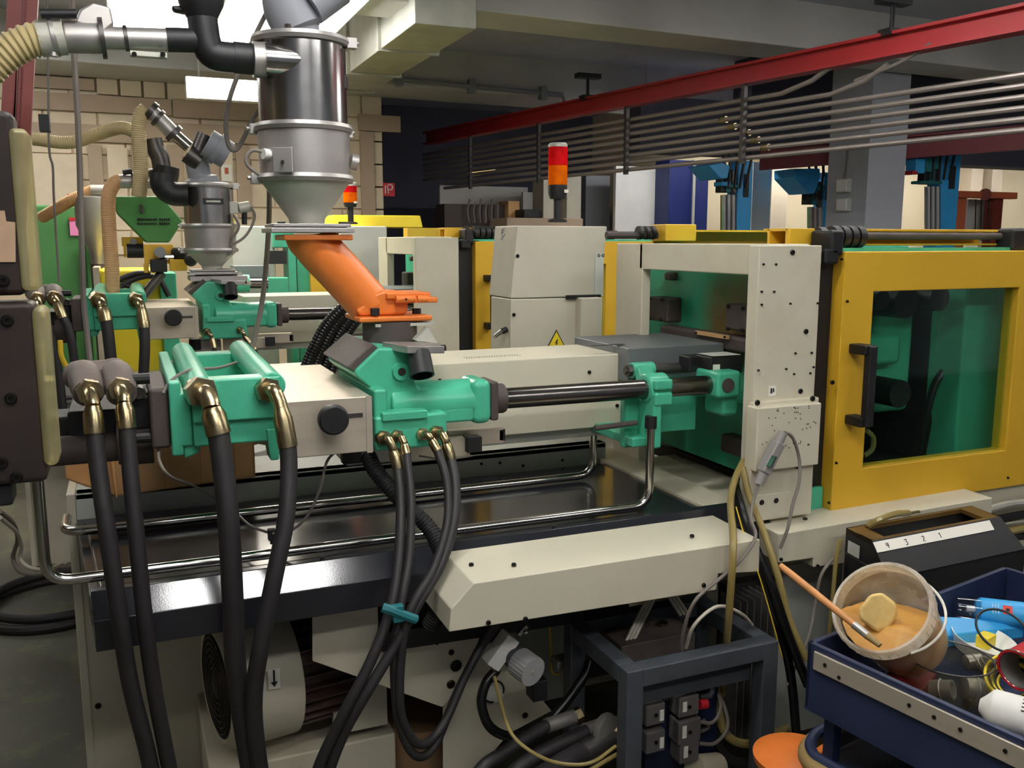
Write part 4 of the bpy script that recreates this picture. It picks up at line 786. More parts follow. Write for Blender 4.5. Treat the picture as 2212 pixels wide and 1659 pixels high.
P('air_tube', MB().tube(hp((1068, 1462, 1.95), (1080, 1510, 1.90), (1102, 1580, 1.82), (1145, 1622, 1.78), (1205, 1648, 1.77), (1275, 1648, 1.77), (1330, 1612, 1.80)), .0045, 8), 'olivecable')
P('gland_block', fbox(1152, 1475, 1184, 1512, 2.0, .05), 'black', bev=.004)
for k, (pts, r, f0, f1) in enumerate((((( 1018, 1690, 1.85), (1090, 1625, 1.88), (1180, 1568, 1.92)), .0165, (1180, 1568, 1.92), (1240, 1548, 1.94)), (((1085, 1700, 1.85), (1160, 1632, 1.87), (1270, 1580, 1.9)), .019, (1265, 1580, 1.9), (1320, 1562, 1.92)), (((1130, 1720, 1.8), (1200, 1660, 1.82), (1262, 1622, 1.86)), .027, (1255, 1625, 1.86), (1325, 1590, 1.88)))):
    e0 = at(pts[0][0], pts[0][1], y=pts[0][2]); h = P('hydraulic_hose', MB().tube([V((e0.x - .30, e0.y + .12, r)), V((e0.x - .16, e0.y + .05, r + .03))] + hp(*pts), r, 12), 'hose'); obj('ferrule', MB().cyl(at(f0[0], f0[1], y=f0[2]), at(f1[0], f1[1], y=f1[2]), r * 1.12, n=16), M['darksteel'] if k == 2 else M['dullsteel'], h); q = at(f1[0], f1[1], y=f1[2]); obj('nut', hexnut(q + V((.01, 0, 0)), V((1, .1, .2)), r * 1.3, r * 1.2), M['brass'], h)
pg = P('pressure_gauge', MB().lathe([(.04, 0), (.042, -.02), (.038, -.022)], at(1318, 1580, y=1.86), (.3, -1, .1), n=26), 'dullsteel')
P('drain_pipe', MB().tube(hp((1230, 1690, 1.85), (1280, 1660, 1.84), (1340, 1625, 1.85)), .006, 8), 'olivecable')
P('wire', MB().tube(hp((1186, 1340, 2.2), (1190, 1400, 2.2), (1192, 1450, 2.2), (1210, 1458, 2.18)), .003, 6), 'yellowcable')
# hoses and cables beside the column
P('media_hose', MB().tube(hp((1606, 995, 2.02), (1586, 1040, 1.98), (1578, 1090, 1.93), (1584, 1170, 1.76), (1578, 1280, 1.75), (1572, 1360, 1.78), (1566, 1430, 1.85), (1560, 1500, 1.9)), .0095, 10), 'olivecable')
P('media_hose', MB().tube(hp((1604, 1010, 2.0), (1620, 1075, 1.95), (1650, 1150, 1.86), (1682, 1250, 1.80), (1705, 1340, 1.78), (1742, 1425, 1.76)), .0095, 10), 'olivecable')
P('media_hose', MB().tube(hp((1588, 1050, 2.0), (1608, 1120, 1.9), (1640, 1220, 1.82), (1675, 1330, 1.80), (1705, 1440, 1.80), (1718, 1560, 1.8), (1722, 1660, 1.84)) + [V((at(1722, 1660, y=1.84).x + .02, 1.9, .10)), V((at(1722, 1660, y=1.84).x + .12, 1.98, .014))], .0125, 10), 'blackgloss')
P('media_hose', MB().tube(hp((1590, 1070, 1.98), (1618, 1150, 1.86), (1668, 1270, 1.79), (1702, 1370, 1.77), (1745, 1480, 1.76)), .0125, 10), 'blackgloss')
P('thin_cable', MB().tube(hp((1590, 1095, 1.93), (1612, 1170, 1.84), (1645, 1260, 1.79), (1690, 1420, 1.77)), .0018, 6), 'yellowcable')
cn = P('connector_plug', MB().beam(at(1682, 955, y=1.92), at(1648, 1022, y=1.92), .032, .03), 'greyconn', bev=.006)
obj('plug_end', MB().cyl(at(1692, 934, y=1.92), at(1680, 958, y=1.92), .013, n=12), M['greyconn'], cn); obj('plug_end', MB().cyl(at(1650, 1018, y=1.92), at(1638, 1046, y=1.92), .013, n=12), M['greyconn'], cn)
obj('latch', MB().beam(at(1672, 985, y=1.9), at(1660, 1008, y=1.9), .02, .006), M['chrome'], cn)
obj('cable', MB().tube(hp((1694, 934, 1.92), (1712, 945, 1.92), (1726, 990, 1.92), (1726, 1040, 1.9), (1712, 1090, 1.88), (1702, 1140, 1.86), (1685, 1185, 1.86)), .0045, 8), M['cable'], cn)
obj('cable', MB().tube(hp((1638, 1046, 1.92), (1628, 1080, 1.9), (1622, 1120, 1.86), (1632, 1160, 1.8), (1600, 1210, 1.77), (1555, 1250, 1.76), (1500, 1300, 1.75), (1475, 1370, 1.78), (1472, 1420, 1.82)), .0045, 8), M['cable'], cn)
P('thin_cable', MB().tube(hp((1482, 1400, 1.82), (1500, 1350, 1.78), (1550, 1310, 1.78), (1600, 1325, 1.8), (1625, 1350, 1.85)), .0045, 8), 'whitecable')
P('thin_cable', MB().tube(hp((1815, 1190, 1.85), (1775, 1240, 1.84), (1760, 1310, 1.84), (1745, 1380, 1.82), (1700, 1480, 1.8)), .0045, 8), 'cable')
P('thin_cable', MB().tube(hp((1815, 1165, 1.82), (1806, 1210, 1.82), (1798, 1300, 1.82), (1790, 1380, 1.84)), .006, 8), 'olivecable')
# leg panel behind the hoses
P('leg_panel', fbox(1690, 1225, 1800, 1560, 2.04, .02), 'creamgrey')
# heat sink
hs = P('heat_sink', fbox(1570, 1265, 1660, 1560, 2.05, .04), 'darksteel')
for i in range(6): q = at(1580 + i * 15, 1290, y=2.0); obj('fin', MB().box((q.x, 1.96, .2), (q.x + .003, 2.05, .62)), M['dullsteel'], hs)
mat('greyconn2', (96, 92, 90), .5, var=.1)
mat('rubberwhite', (196, 184, 160), .5, var=.1)
mat('ribwhite', (232, 226, 214), .4, var=.05)
mat('lump', (228, 196, 124), .5, var=.12, scale=30, spot=(206, 150, 70), spotamt=.6, spotscale=18)
mat('redlabel', (232, 70, 60), .5, var=.05)
mat('brownmetal', (112, 84, 40), .45, .3, var=.2, scale=14)
# ------------------------------------------------------------ valve stand
VS = thing('valve_stand', 'dark grey square tube stand holding hydraulic valves', 'stand', (1.27, 1.9, 0)); P = lambda *a, **k: obj(a[0], a[1], M[a[2]], VS, **k)
X0, X1, Y0, Y1, ZT, T = 1.045, 1.495, 1.755, 2.10, .60, .046
for x in (X0, X1 - T):
    for y in (Y0, Y1 - T): P('leg', MB().box((x, y, 0), (x + T, y + T, ZT)), 'frame', bev=.003)
for y in (Y0, Y1 - T): P('top_rail', MB().box((X0 + T - .001, y, ZT - T), (X1 - T + .001, y + T, ZT)), 'frame', bev=.003)
for x in (X0, X1 - T): P('top_rail', MB().box((x, Y0 + T - .001, ZT - T), (x + T, Y1 - T + .001, ZT)), 'frame', bev=.003)
P('cover_sheet', MB().box((X0 + T, Y0 + .05, ZT - .12), (X1 - T, Y0 + .056, ZT - .045)), 'frame')
P('valve_block', fbox(1398, 1500, 1545, 1690, 1.87, .12), 'navy', bev=.004)
for k, (x0, y0, x1, y1, lx) in enumerate(((1397, 1527, 1437, 1562, 1430), (1397, 1586, 1437, 1621, 1430), (1468, 1510, 1510, 1543, 1480), (1467, 1562, 1514, 1600, 1479), (1470, 1606, 1510, 1642, 1482))):
    s_ = P('solenoid_plug', fbox(x0, y0, x1, y1, 1.81, .05), 'greyconn2', bev=.004)
    obj('plug_label', fbox(lx - 4, y0 + 8, lx + 4, y1 - 6, 1.8085, .002), M['label'], s_); c = at((x0 + x1) / 2, (y0 + y1) / 2, y=1.81); obj('plug_screw', MB().cyl(c, c + V((0, -.003, 0)), .005, n=10), M['screw'], s_)
P('red_knob', MB().cyl(at(1510, 1522, y=1.83), at(1526, 1520, y=1.83), .013, n=14), 'red')
P('cable_rail', fbox(1398, 1476, 1500, 1500, 1.84, .02), 'darksteel'); P('cable_gland', fbox(1480, 1466, 1524, 1490, 1.82, .04), 'black', bev=.004)
P('gland_cable', MB().tube(hp((1520, 1470, 1.84), (1536, 1480, 1.84), (1534, 1500, 1.84), (1515, 1508, 1.85)), .009, 10), 'frame')
for pts in (((1512, 1560, 1.84), (1540, 1560, 1.84), (1556, 1530, 1.85), (1552, 1500, 1.86)), ((1510, 1606, 1.84), (1545, 1605, 1.84), (1572, 1570, 1.85), (1562, 1520, 1.86), (1545, 1490, 1.88)), ((1515, 1580, 1.85), (1530, 1570, 1.86), (1520, 1555, 1.86))): P('valve_cable', MB().tube(hp(*pts), .005, 8), 'cable')
P('valve_can', MB().cyl(at(1500, 1660, y=1.82), at(1550, 1655, y=1.84), .035, n=20), 'rubberwhite')
bt = P('terminal_block', MB().box((1.13, 1.93, .50), (1.36, 2.04, .575)), 'casting', bev=.004)
obj('terminal', MB().cyl((1.20, 1.99, .57), (1.20, 1.99, .585), .012, n=10), M['brass'], bt); obj('terminal', MB().cyl((1.30, 2.0, .57), (1.30, 2.0, .585), .014, n=10), M['brass'], bt)
P('blue_strip', MB().box((1.15, 1.84, .515), (1.28, 1.90, .545)), 'teal', bev=.003)
for dx in (0, .012, .024):
    P('ribbon_cable', MB().tube([(1.30 + dx, 2.06, .74), (1.27 + dx, 2.03, .66), (1.20 + dx, 1.98, .61), (1.16 + dx, 1.96, .57)], .005, 6), 'whitecable'); P('ribbon_cable', MB().tube([(1.31 + dx, 2.06, .74), (1.33 + dx, 2.04, .66), (1.37 + dx, 2.02, .585)], .005, 6), 'whitecable')
P('stand_hose', MB().tube([(1.40, 1.90, .52), (1.40, 1.88, .40), (1.42, 1.86, .3), (1.50, 1.85, .26), (1.62, 1.85, .28)], .012, 10), 'olivecable')
P('stand_hose', MB().tube([(1.38, 1.93, .45), (1.40, 1.9, .3), (1.46, 1.88, .2), (1.6, 1.86, .18)], .014, 10), 'hose')
# ------------------------------------------------------------ tool cart
Zc = .80
C0 = at(1745, 1385, z=Zc); e1 = V((.745, .149, 0)).normalized(); e2 = V((.16, -.987, 0)); L1, L2_, Hc = .78, .66, .145; up = V((0, 0, 1))
TC = thing('tool_cart', 'blue sheet metal tool cart with open tray of supplies', 'cart', (C0 + e1 * L1 / 2 + e2 * L2_ / 2) * 1 - V((0, 0, Zc))); P = lambda *a, **k: obj(a[0], a[1], M[a[2]], TC, **k)
def pt(a, b, z): return C0 + e1 * a + e2 * b + up * z
def pbox(a0, b0, z0, a1, b1, z1, mb=None): return (mb or MB()).prism([pt(a0, b0, z0), pt(a1, b0, z0), pt(a1, b1, z0), pt(a0, b1, z0)], up * (z1 - z0))
P('tray_wall', pbox(0, 0, -Hc, .012, L2_, 0), 'cartblue', bev=.003); P('tray_wall', pbox(0, 0, -Hc, L1, .012, 0), 'cartblue', bev=.003)
P('tray_wall', pbox(L1 - .012, 0, -Hc, L1, L2_, 0), 'cartblue', bev=.003); P('tray_wall', pbox(0, L2_ - .012, -Hc, L1, L2_, 0), 'cartblue', bev=.003)
P('tray_floor', pbox(0, 0, -Hc - .004, L1, L2_, -Hc + .004), 'cartblue')
tr = P('edge_trim', pbox(-.006, .02, -.052, 0, L2_ - .02, -.012), 'alu', bev=.002)
for b in (.05, .085, .24, .29, .34, .42, .5): q = pt(-.006, b, -.03 - (.012 if b in (.085,) else 0)); dot('trim_screw', 'trimscrew', lambda: MB().lathe([(.004, 0), (.004, .0016), (.002, .002)], (0, 0, 0), n=10), M['screw'], q, tr, (-e1).to_track_quat('Z', 'Y').to_euler())
for a in (.03, L1 - .05):
    for b in (.03, L2_ - .05): P('cart_post', pbox(a, b, -Zc + .08, a + .025, b + .025, -Hc), 'cartblue')
P('lower_shelf', pbox(.0, .02, -.40, L1, L2_, -.385), 'cartblue', bev=.004)
rim = [pt(.30, -.01, -.24), pt(.10, -.01, -.24), pt(.02, .0, -.24), pt(-.03, .04, -.24), pt(-.035, .1, -.24), pt(-.035, .3, -.24), pt(-.035, .66, -.24)]
P('push_bar', MB().tube(rim, .016, 12), 'rubber'); P('bar_rim', MB().tube([q + V((.012, 0, .014)) for q in rim], .012, 10), 'cartblue')
P('drawer_unit', pbox(-.01, .02, -.52, L1 - .02, L2_ - .02, -.26), 'cartblue', bev=.008)
for a in (.06, L1 - .08):
    for b in (.06, L2_ - .08): q = pt(a, b, -Zc + .04); P('caster_wheel', MB().cyl(q - e2 * .015, q + e2 * .015, .04, n=18), 'black')
for a in (.32, .40): q = pt(a, .0, -.02); P('steel_knob', MB().lathe([(.006, -.02), (.006, .0), (.013, .008), (.013, .02), (.006, .026)], q + up * .012 + e2 * -.02, n=14), 'chrome')
# bucket of grease
vw = (at(1905, 1305, z=.86) - CAM); OPN = at(1902, 1310, z=.885); vd = vw.normalized()
ax = (-vd * .72 + (RT * -.62 + UP * .78) * .69).normalized(); rB, LB = .098, .165
BK = thing('plastic_bucket', 'tilted translucent plastic bucket of amber grease in the cart', 'bucket', OPN - ax * LB); P = lambda *a, **k: obj(a[0], a[1], M[a[2]], BK, **k)
P('bucket_wall', MB().lathe([(rB * .80, -LB), (rB * .83, -LB + .004), (rB * .95, -.03), (rB * .97, 0)], OPN, ax, n=44, cap=False).lathe([(.002, -LB), (rB * .80, -LB)], OPN, ax, n=44, cap=False), 'bucketplastic')
P('bucket_rim', MB().lathe([(rB * .95, -.028), (rB * 1.04, -.028), (rB * 1.05, -.004), (rB * 1.02, .001), (rB * .96, 0)], OPN, ax, n=44, cap=False), 'rimplastic')
u, w_ = basis(ax)
for i in range(36):
    a = 2 * math.pi * i / 36; q = OPN + (u * math.cos(a) + w_ * math.sin(a)) * rB * 1.046 - ax * .016
    P('rim_rib', MB().beam(q - ax * .010, q + ax * .010, .0012, .0018, up=(u * math.cos(a) + w_ * math.sin(a))), 'ribwhite')
# grease: settled at the lower side of the bucket
dn = (V((0, 0, -1)) - ax * V((0, 0, -1)).dot(ax)).normalized(); sdv = ax.cross(dn)
gm = MB(); NG = 20; rows = 8
for k in range(rows + 1):
    t = -LB + .004 + (LB - .03) * k / rows; rr = rB * (.80 + .15 * (t + LB) / LB) * .985; lev = -.95 + 1.25 * (k / rows) ** 1.3
    for i in range(NG):
        a = 2 * math.pi * i / NG; x = math.cos(a); y = math.sin(a)
        y = max(y, lev)   # cut flat above the grease surface (y along dn)
        q = OPN + ax * t + (dn * y + sdv * x * (1 if y > lev else math.sqrt(max(0, 1 - lev * lev)) / max(abs(math.cos(a)), 1e-3) * abs(x) if abs(x) > 0 else 0)) * rr if False else OPN + ax * t + (dn * y + sdv * x) * rr
        gm.v.append(tuple(q))
for k in range(rows):
    for i in range(NG): gm.f.append((k * NG + i, k * NG + (i + 1) % NG, (k + 1) * NG + (i + 1) % NG, (k + 1) * NG + i))
gm.f += [tuple(range(NG))[::-1], tuple(range(rows * NG, (rows + 1) * NG))]
P('grease', gm, 'grease')
sc0 = OPN - ax * .045 + dn * .02 - sdv * .0
sa = (RT * .8 + UP * .6); sb = (UP * .8 - RT * .6)
def rsq(c, a, b, w1, h1, n): return MB().prism([c + a * x * w1 + b * y * h1 for x, y in ((-.6, -1), (.6, -1), (1, -.5), (1, .5), (.5, 1), (-.5, 1), (-1, .5), (-1, -.5))], n)
s_c = at(1898, 1322, z=OPN.z - .012) - vd * .01; P('grease_lump', rsq(s_c, (RT * .8 - UP * .6), (UP * .8 + RT * .6), .036, .036, vd * .03), 'lump', bev=.008, seg=3)
P('wire_bail', MB().tube([OPN + ax * -.02 + (u * math.cos(a) + w_ * math.sin(a)) * rB * 1.08 + (-ax * .05) * math.sin((k_) / 14 * math.pi) for k_, a in [(i, math.atan2((RT * .74 - UP * -.2).dot(w_), (RT * .74 - UP * -.2).dot(u)) + (i / 14 - .5) * math.pi) for i in range(15)]], .0028, 8), 'ribwhite')
BR = thing('paint_brush', 'long wooden handled brush leaning in the plastic bucket', 'brush', at(1868, 1372, z=.86)); 
hb, ht = at(1848, 1352, z=OPN.z - .02), at(1686, 1222, z=.93)
obj('handle', MB().tube([hb, hb.lerp(ht, .35), hb.lerp(ht, .8), ht], .0075, 12, 4, rf=lambda k, m: .0062 + .0016 * math.sin(k / m * 3)), M['wood'], BR)
fe = hb + (hb - ht).normalized() * .03; obj('ferrule', MB().cyl(hb + (ht - hb).normalized() * .004, fe, .0078, n=14), M['dullsteel'], BR); obj('bristles', MB().cyl(fe, fe + (hb - ht).normalized() * .03, .008, .005, n=12), M['rubber'], BR)
# glass bowl with fittings
GB = at(2050, 1420, z=.775); gl = thing('glass_bowl', 'smoky clear glass bowl under the plastic bucket in the cart', 'bowl', GB - up * .12)
obj('bowl_wall', MB().lathe([(.075, -.118), (.080, -.115), (.086, 0), (.083, 0), (.077, -.112), (.002, -.112)], GB, n=48, cap=False), M['smokeglass'], gl); obj('bowl_rim', MB().torus(GB, (0, 0, 1), .0845, .0018, 56, 6), M['darksteel'], gl)
def fit(px, py, z, r, l, d, label):
    c = at(px, py, z=z); d = V(d).normalized(); t = thing('metal_fitting', label, 'fitting', c - up * r, 'metal fittings in the glass bowl')
    obj('sleeve', MB().lathe([(r * .75, 0), (r, .002), (r, l), (r * .8, l), (r * .75, l * .3)], c, d, n=20), M['brass'] if 'brass' in label else M['dullsteel'], t); obj('collar', MB().torus(c + d * l * .5, d, r * 1.02, r * .12, 20, 6), M['dullsteel'], t)
fit(2085, 1432, .72, .016, .035, (1, -.3, .1), 'shiny bent pipe fitting near the bowl rim'); fit(2118, 1440, .725, .014, .02, (.2, -.6, .8), 'ring shaped steel fitting at the bowl right side')
fit(2080, 1485, .70, .024, .05, (.8, -.4, -.1), 'wide steel sleeve lying deep in the bowl'); fit(2010, 1490, .70, .020, .045, (.4, -.8, .3), 'pale cup shaped fitting at the bowl left side'); fit(2090, 1520, .675, .012, .03, (1, .2, 0), 'brass fitting on the bowl floor')
# spray can, tins and rolls
SP = thing('spray_can', 'bright blue spray can with clear cap lying in the cart', 'can', at(2150, 1330, z=.74)); a, b = at(2118, 1318, z=.755), at(2275, 1336, z=.755); d = (b - a).normalized()
obj('can_body', MB().lathe([(.018, -.012), (.026, -.006), (.030, 0), (.030, .16)], a, d, n=28), M['blue'], SP); obj('can_cap', MB().lathe([(.003, -.062), (.022, -.06), (.028, -.052), (.029, 0)], a, d, n=24, cap=False), M['clearcap'], SP); obj('nozzle', MB().cyl(a, a - d * .03, .008, n=10), M['white'], SP)
q = a + d * .045 + V((-.35, -.75, .56)).normalized() * .030
fcd = (q - (a + d * .045)).normalized(); obj('hazard_label', MB().beam(q - d * .010, q + d * .010, .020, .0016, up=fcd), M['redlabel'], SP); obj('hazard_mark', MB().beam(q - d * .004 + fcd * .001, q + d * .004 + fcd * .001, .007, .0015, up=fcd), M['ink'], SP)
for i in range(3): qq = a + d * (.014 + i * .006); obj('print_line', MB().beam(qq + fcd * .030 - d * .0006, qq + fcd * .030 + d * .0006, .022, .0012, up=fcd), M['label'], SP)
WS = thing('spray_can', 'white printed spray can at the right edge of the cart', 'can', at(2160, 1540, z=.74)); a, b = at(2142, 1530, z=.765), at(2250, 1560, z=.765); d = (b - a).normalized()
obj('can_body', MB().lathe([(.012, -.02), (.02, -.012), (.034, 0), (.036, .004), (.036, .13)], a, d, n=28), M['white'], WS); fcd = (V((-.2, -.6, .8)) - d * V((-.2, -.6, .8)).dot(d)).normalized()
for i in range(4): qq = a + d * (.05 + .012 * 0) + fcd * .0362 + d.cross(fcd) * (.012 - i * .008); obj('print_line', MB().beam(qq, qq + d * .035, .002, .0012, up=fcd), M['ink'], WS)
TN = thing('tin_can', 'open red tin can with shiny metal rim lying in cart', 'tin', at(2200, 1450, z=.74)); a = at(2198, 1448, z=.775); d = V((.95, .1, .12)).normalized()
obj('tin_wall', MB().lathe([(.040, .12), (.040, .0), (.042, -.003), (.038, -.003), (.037, .11), (.001, .11)], a, d, n=32, cap=False), M['red'], TN); obj('tin_rim', MB().torus(a, d, .0405, .0028, 36, 8), M['chrome'], TN); obj('tin_inside', MB().lathe([(.0365, .0), (.0365, .10), (.001, .10)], a, d, n=28, cap=False), M['dullsteel'], TN)
TP = thing('tape_roll', 'yellow and black striped hose coil in the cart', 'coil', at(2180, 1470, z=.71)); c = at(2190, 1462, z=.745)
for i, m_ in enumerate(('lemon', 'black', 'lemon', 'black', 'lemon')): obj('coil_turn', MB().torus(c + V((0, 0, -.004 * i)), (-.5, -.3, .8), .052 - i * .006, .0034, 30, 6), M[m_], TP)
DS = thing('cream_dish', 'cream plastic dish with yellow sponge in the cart', 'dish', at(2135, 1375, z=.71)); c = at(2128, 1378, z=.73)
obj('dish_wall', MB().lathe([(.04, -.03), (.055, -.028), (.07, 0), (.072, 0), (.058, -.033), (.04, -.034)], c, (.1, -.2, 1), n=32), M['label'], DS); obj('sponge', MB().obox(c + V((-.01, -.01, .0)), (.04, .03, .03), Matrix.Rotation(R(15), 3, 'Z')), M['lemon'], DS, bev=.004)
tag(obj('rubber_ring', MB().torus(at(2165, 1362, z=.765), (-.2, -.5, .8), .055, .0028, 40, 8), M['black']), 'thin black rubber ring leaning above the cream dish', 'ring')
PS = thing('packaging_strip', 'yellow and white cardboard strip along the tray edge', 'packaging', pt(.03, .3, -.05))
for i, (m_, b0, b1) in enumerate((('lemon', .21, .30), ('label', .30, .33), ('lemon', .33, .345), ('darkblue', .345, .42), ('label', .42, .56))): obj('strip', pbox(.014, b0, -.045, .03, b1, -.012), M[m_], PS)
tag(obj('red_box', MB().obox(pt(.18, .12, -.11), (.12, .08, .06), Matrix.Rotation(R(25), 3, 'Z')), M['darkred'], bev=.003), 'dark red carton lying at the bottom of the cart tray', 'box')
tag(obj('blue_sleeve', MB().prism([pt(.40, .03, -.06), pt(.62, .10, -.10), pt(.62, .14, -.10), pt(.40, .06, -.10)], up * .03), M['blue'], bev=.004), 'folded blue plastic sleeve beside the tray back wall', 'sleeve')
# orange stool
so = at(1722, 1632, z=.50); ST = thing('round_stool', 'round stool with orange seat below the tool cart', 'stool', (so.x, so.y, 0))
obj('seat', MB().lathe([(.08, -.025), (.093, -.015), (.095, 0), (.08, .008), (.002, .01)], so, n=40), M['orange'], ST); obj('column', MB().cyl((so.x, so.y, .03), (so.x, so.y, .5), .025, n=16), M['darksteel'], ST); obj('foot', MB().lathe([(.16, 0), (.16, .015), (.03, .04)], (so.x, so.y, 0), n=30), M['darksteel'], ST)
# black numbered holder
zb = .80; H = lambda px, py, z: at(px, py, z=z)
BH = thing('tool_holder', 'black sheet metal holder with numbered white strip', 'holder', (2.0, 1.75, 0)); P = lambda *a, **k: obj(a[0], a[1], M[a[2]], BH, **k)
q0, q1, q2, q3 = H(1828, 1140, .84), H(2098, 1092, .84), H(2160, 1116, .84), H(1905, 1164, .84)
q3 = q0 + (q2 - q1)
i0, i1, i2, i3 = [q0.lerp(q2, .5) + (k - q0.lerp(q2, .5)) * .78 for k in (q0, q1, q2, q3)]
th = V((0, 0, -.012))
mbx = MB(); vs = [q0, q1, q2, q3, i0, i1, i2, i3]; mbx.add(vs + [k + th for k in vs], [(k, (k + 1) % 4, 4 + (k + 1) % 4, 4 + k) for k in range(4)] + [(8 + k, 12 + k, 12 + (k + 1) % 4, 8 + (k + 1) % 4) for k in range(4)] + [(k, 8 + k, 8 + (k + 1) % 4, (k + 1) % 4) for k in range(4)] + [(4 + k, 4 + (k + 1) % 4, 12 + (k + 1) % 4, 12 + k) for k in range(4)])
P('top_frame', mbx, 'brownmetal')
dw = V((0, 0, -.10)); fwd = (q3 - q0).normalized() * .075
P('slope_face', MB().add([q3, q2, q2 + fwd + V((.03, 0, -.075)), q3 + fwd + V((0, 0, -.075)), q3 - V((0, 0, .004)), q2 - V((0, 0, .004)), q2 + fwd + V((.03, 0, -.079)), q3 + fwd + V((0, 0, -.079))], [(0, 1, 2, 3), (7, 6, 5, 4), (0, 4, 5, 1), (1, 5, 6, 2), (2, 6, 7, 3), (3, 7, 4, 0)]), 'black')
f0, f1 = q3 + fwd + V((0, 0, -.075)), q2 + fwd + V((.03, 0, -.075))
P('front_panel', MB().prism([f0, f1, V((f1.x, f1.y, .0)), V((f0.x, f0.y, 0))], (0, .006, 0)), 'black'); P('side_panel', MB().prism([q0, q3, f0, V((f0.x, f0.y, 0)), V((q0.x, q0.y, 0))], (.004, 0, 0)), 'black')
P('back_panel', MB().prism([q0, q1, V((q1.x, q1.y, 0)), V((q0.x, q0.y, 0))], (0, -.004, 0)), 'black'); P('inner_tray', MB().prism([k + V((0, 0, -.07)) for k in (q0, q1, q2, q3)], (0, 0, -.004)), 'creamgrey'); P('right_panel', MB().prism([q1, q2, f1, V((f1.x, f1.y, 0)), V((q1.x, q1.y, 0))], (-.004, 0, 0)), 'black')
sn = ((q2 - q3).cross(f0 - q3)).normalized(); sn = sn if sn.z > 0 else -sn
s0 = q3.lerp(q2, .0) + (f0 - q3) * .05 + sn * .001; s1 = q3 + (q2 - q3) * .90 + (f0 - q3) * .05 + sn * .001; sv = (f0 - q3).normalized() * .030
rs = P('number_strip', MB().prism([s0, s1, s1 + sv, s0 + sv], sn * .0012), 'label')
DIG = {'4': ['0,2 0,1 1,1', '.7,2 .7,0'], '3': ['0,2 1,2 .5,1.1 1,.7 .8,0 0,0'], '2': ['0,1.7 .5,2 1,1.6 0,0 1,0'], '1': ['.2,1.6 .6,2 .6,0'], '5': ['1,2 0,2 0,1.1 .9,1.1 .9,0 0,0'], '6': ['.8,2 0,1 0,0 .9,0 .9,1 0,1']}
dx = (s1 - s0).normalized()
for ch, f in (('4', .09), ('3', .24), ('2', .385), ('1', .525)):
    o_ = s0 + (s1 - s0) * f + sv * .78 + sn * .0016; g = MB()
    for st in DIG[ch]:
        pp_ = [o_ + dx * (float(t.split(',')[0]) * .0075) - sv.normalized() * (float(t.split(',')[1]) * .0075) for t in st.split()]
        g.tube(pp_, .0011, 5, 0)
    obj('digit', g, M['ink'], rs)
for k, (y0, m_, r_) in enumerate(((1088, 'galv', .012), (1112, 'blackgloss', .014), (1128, 'whitecable', .006), (1142, 'olivecable', .014), (1160, 'blackgloss', .014))): tag(obj('media_pipe', MB().tube([at(2130, y0 + 14, y=1.98), at(2175, y0 + (6 if k % 2 else 2), y=1.98), at(2240, y0 - 6, y=1.98), at(2330, y0 - 20, y=2.0)], r_, 8), M[m_]), ['galvanised pipe', 'upper black hose', 'thin white cable', 'brown hose', 'lower black hose'][k] + ' below the yellow door right of the numbered holder', 'pipe')
P('hose_nipple', MB().cyl(at(1960, 1110, z=.86), at(1985, 1106, z=.86), .006, n=8), 'brass'); P('bent_hose', MB().tube([at(1875, 1135, z=.85), at(1900, 1122, z=.87), at(1935, 1110, z=.875), at(1962, 1108, z=.862)], .009, 8), 'olivecable')
P('panel_opening', MB().prism([q0 + (q3 - q0) * t + V((-.004, 0, h)) for t, h in ((.15, -.03), (.6, -.03), (.6, -.065), (.15, -.065))], (.002, 0, 0)), 'creamgrey')
mat('cream2', (196, 190, 172), .5, var=.05, scale=4, spot=(170, 160, 140), spotamt=.3)
mat('brownblack', (48, 38, 36), .5, var=.2, scale=8, spot=(84, 66, 48), spotamt=.3, spotscale=4)
mat('darkrust', (120, 44, 30), .55, var=.1)
mat('wallframe2', (206, 190, 166), .7, var=.05)
lampmat('lemontube', (235, 190, 110), .8)
# ------------------------------------------------------------ control cabinet behind the near machine, with signal lamp
CC = thing('control_cabinet', 'cream control cabinet with yellow high voltage triangle', 'cabinet', at(1200, 760, y=3.12)); P = lambda *a, **k: obj(a[0], a[1], M[a[2]], CC, **k)
Yc = 3.10
up_ = [at(*q, y=Yc) for q in ((1117, 487), (1312, 489), (1296, 640), (1103, 645))]
P('upper_housing', MB().prism(up_, (0, .22, 0)), 'cream2', bev=.005)
lo = [at(*q, y=Yc) for q in ((1103, 646), (1296, 642), (1290, 800), (1100, 800))]; zl = .8
lo[2].z = lo[3].z = zl; P('lower_housing', MB().prism(lo, (0, .2, 0)), 'cream2', bev=.005)
P('side_box', fbox(1256, 644, 1300, 790, Yc - .05, .1), 'cream2', bev=.004); P('vent_slot', fbox(1225, 638, 1298, 645, Yc - .012, .02), 'black')
P('corner_plate', fbox(1286, 548, 1303, 640, Yc - .004, .005), 'creamgrey')
for q in ((1118, 553), (1110, 680), (1302, 552), (1293, 552)): screw(*q, CC, Y=Yc - .001, r=.007)
g = MB(); x_ = at(1117, 487, y=Yc).x - .004
rnd = random.Random(5)
for i in range(7):
    z = at(1090, 494 + i * 6.5, x=x_).z; y = Yc + .12
    g.tube([(x_, y + rnd.uniform(-.012, .01), z), (x_, y + rnd.uniform(.0, .03), z - .006), (x_, y + rnd.uniform(-.012, .02), z - .01)], .0018, 5, 0)
P('side_marking', g, 'greypaint', kind='stuff')
tc_ = [at(*q, y=Yc - .003) for q in ((1202, 712), (1180, 754), (1223, 752))]; ce = (tc_[0] + tc_[1] + tc_[2]) / 3
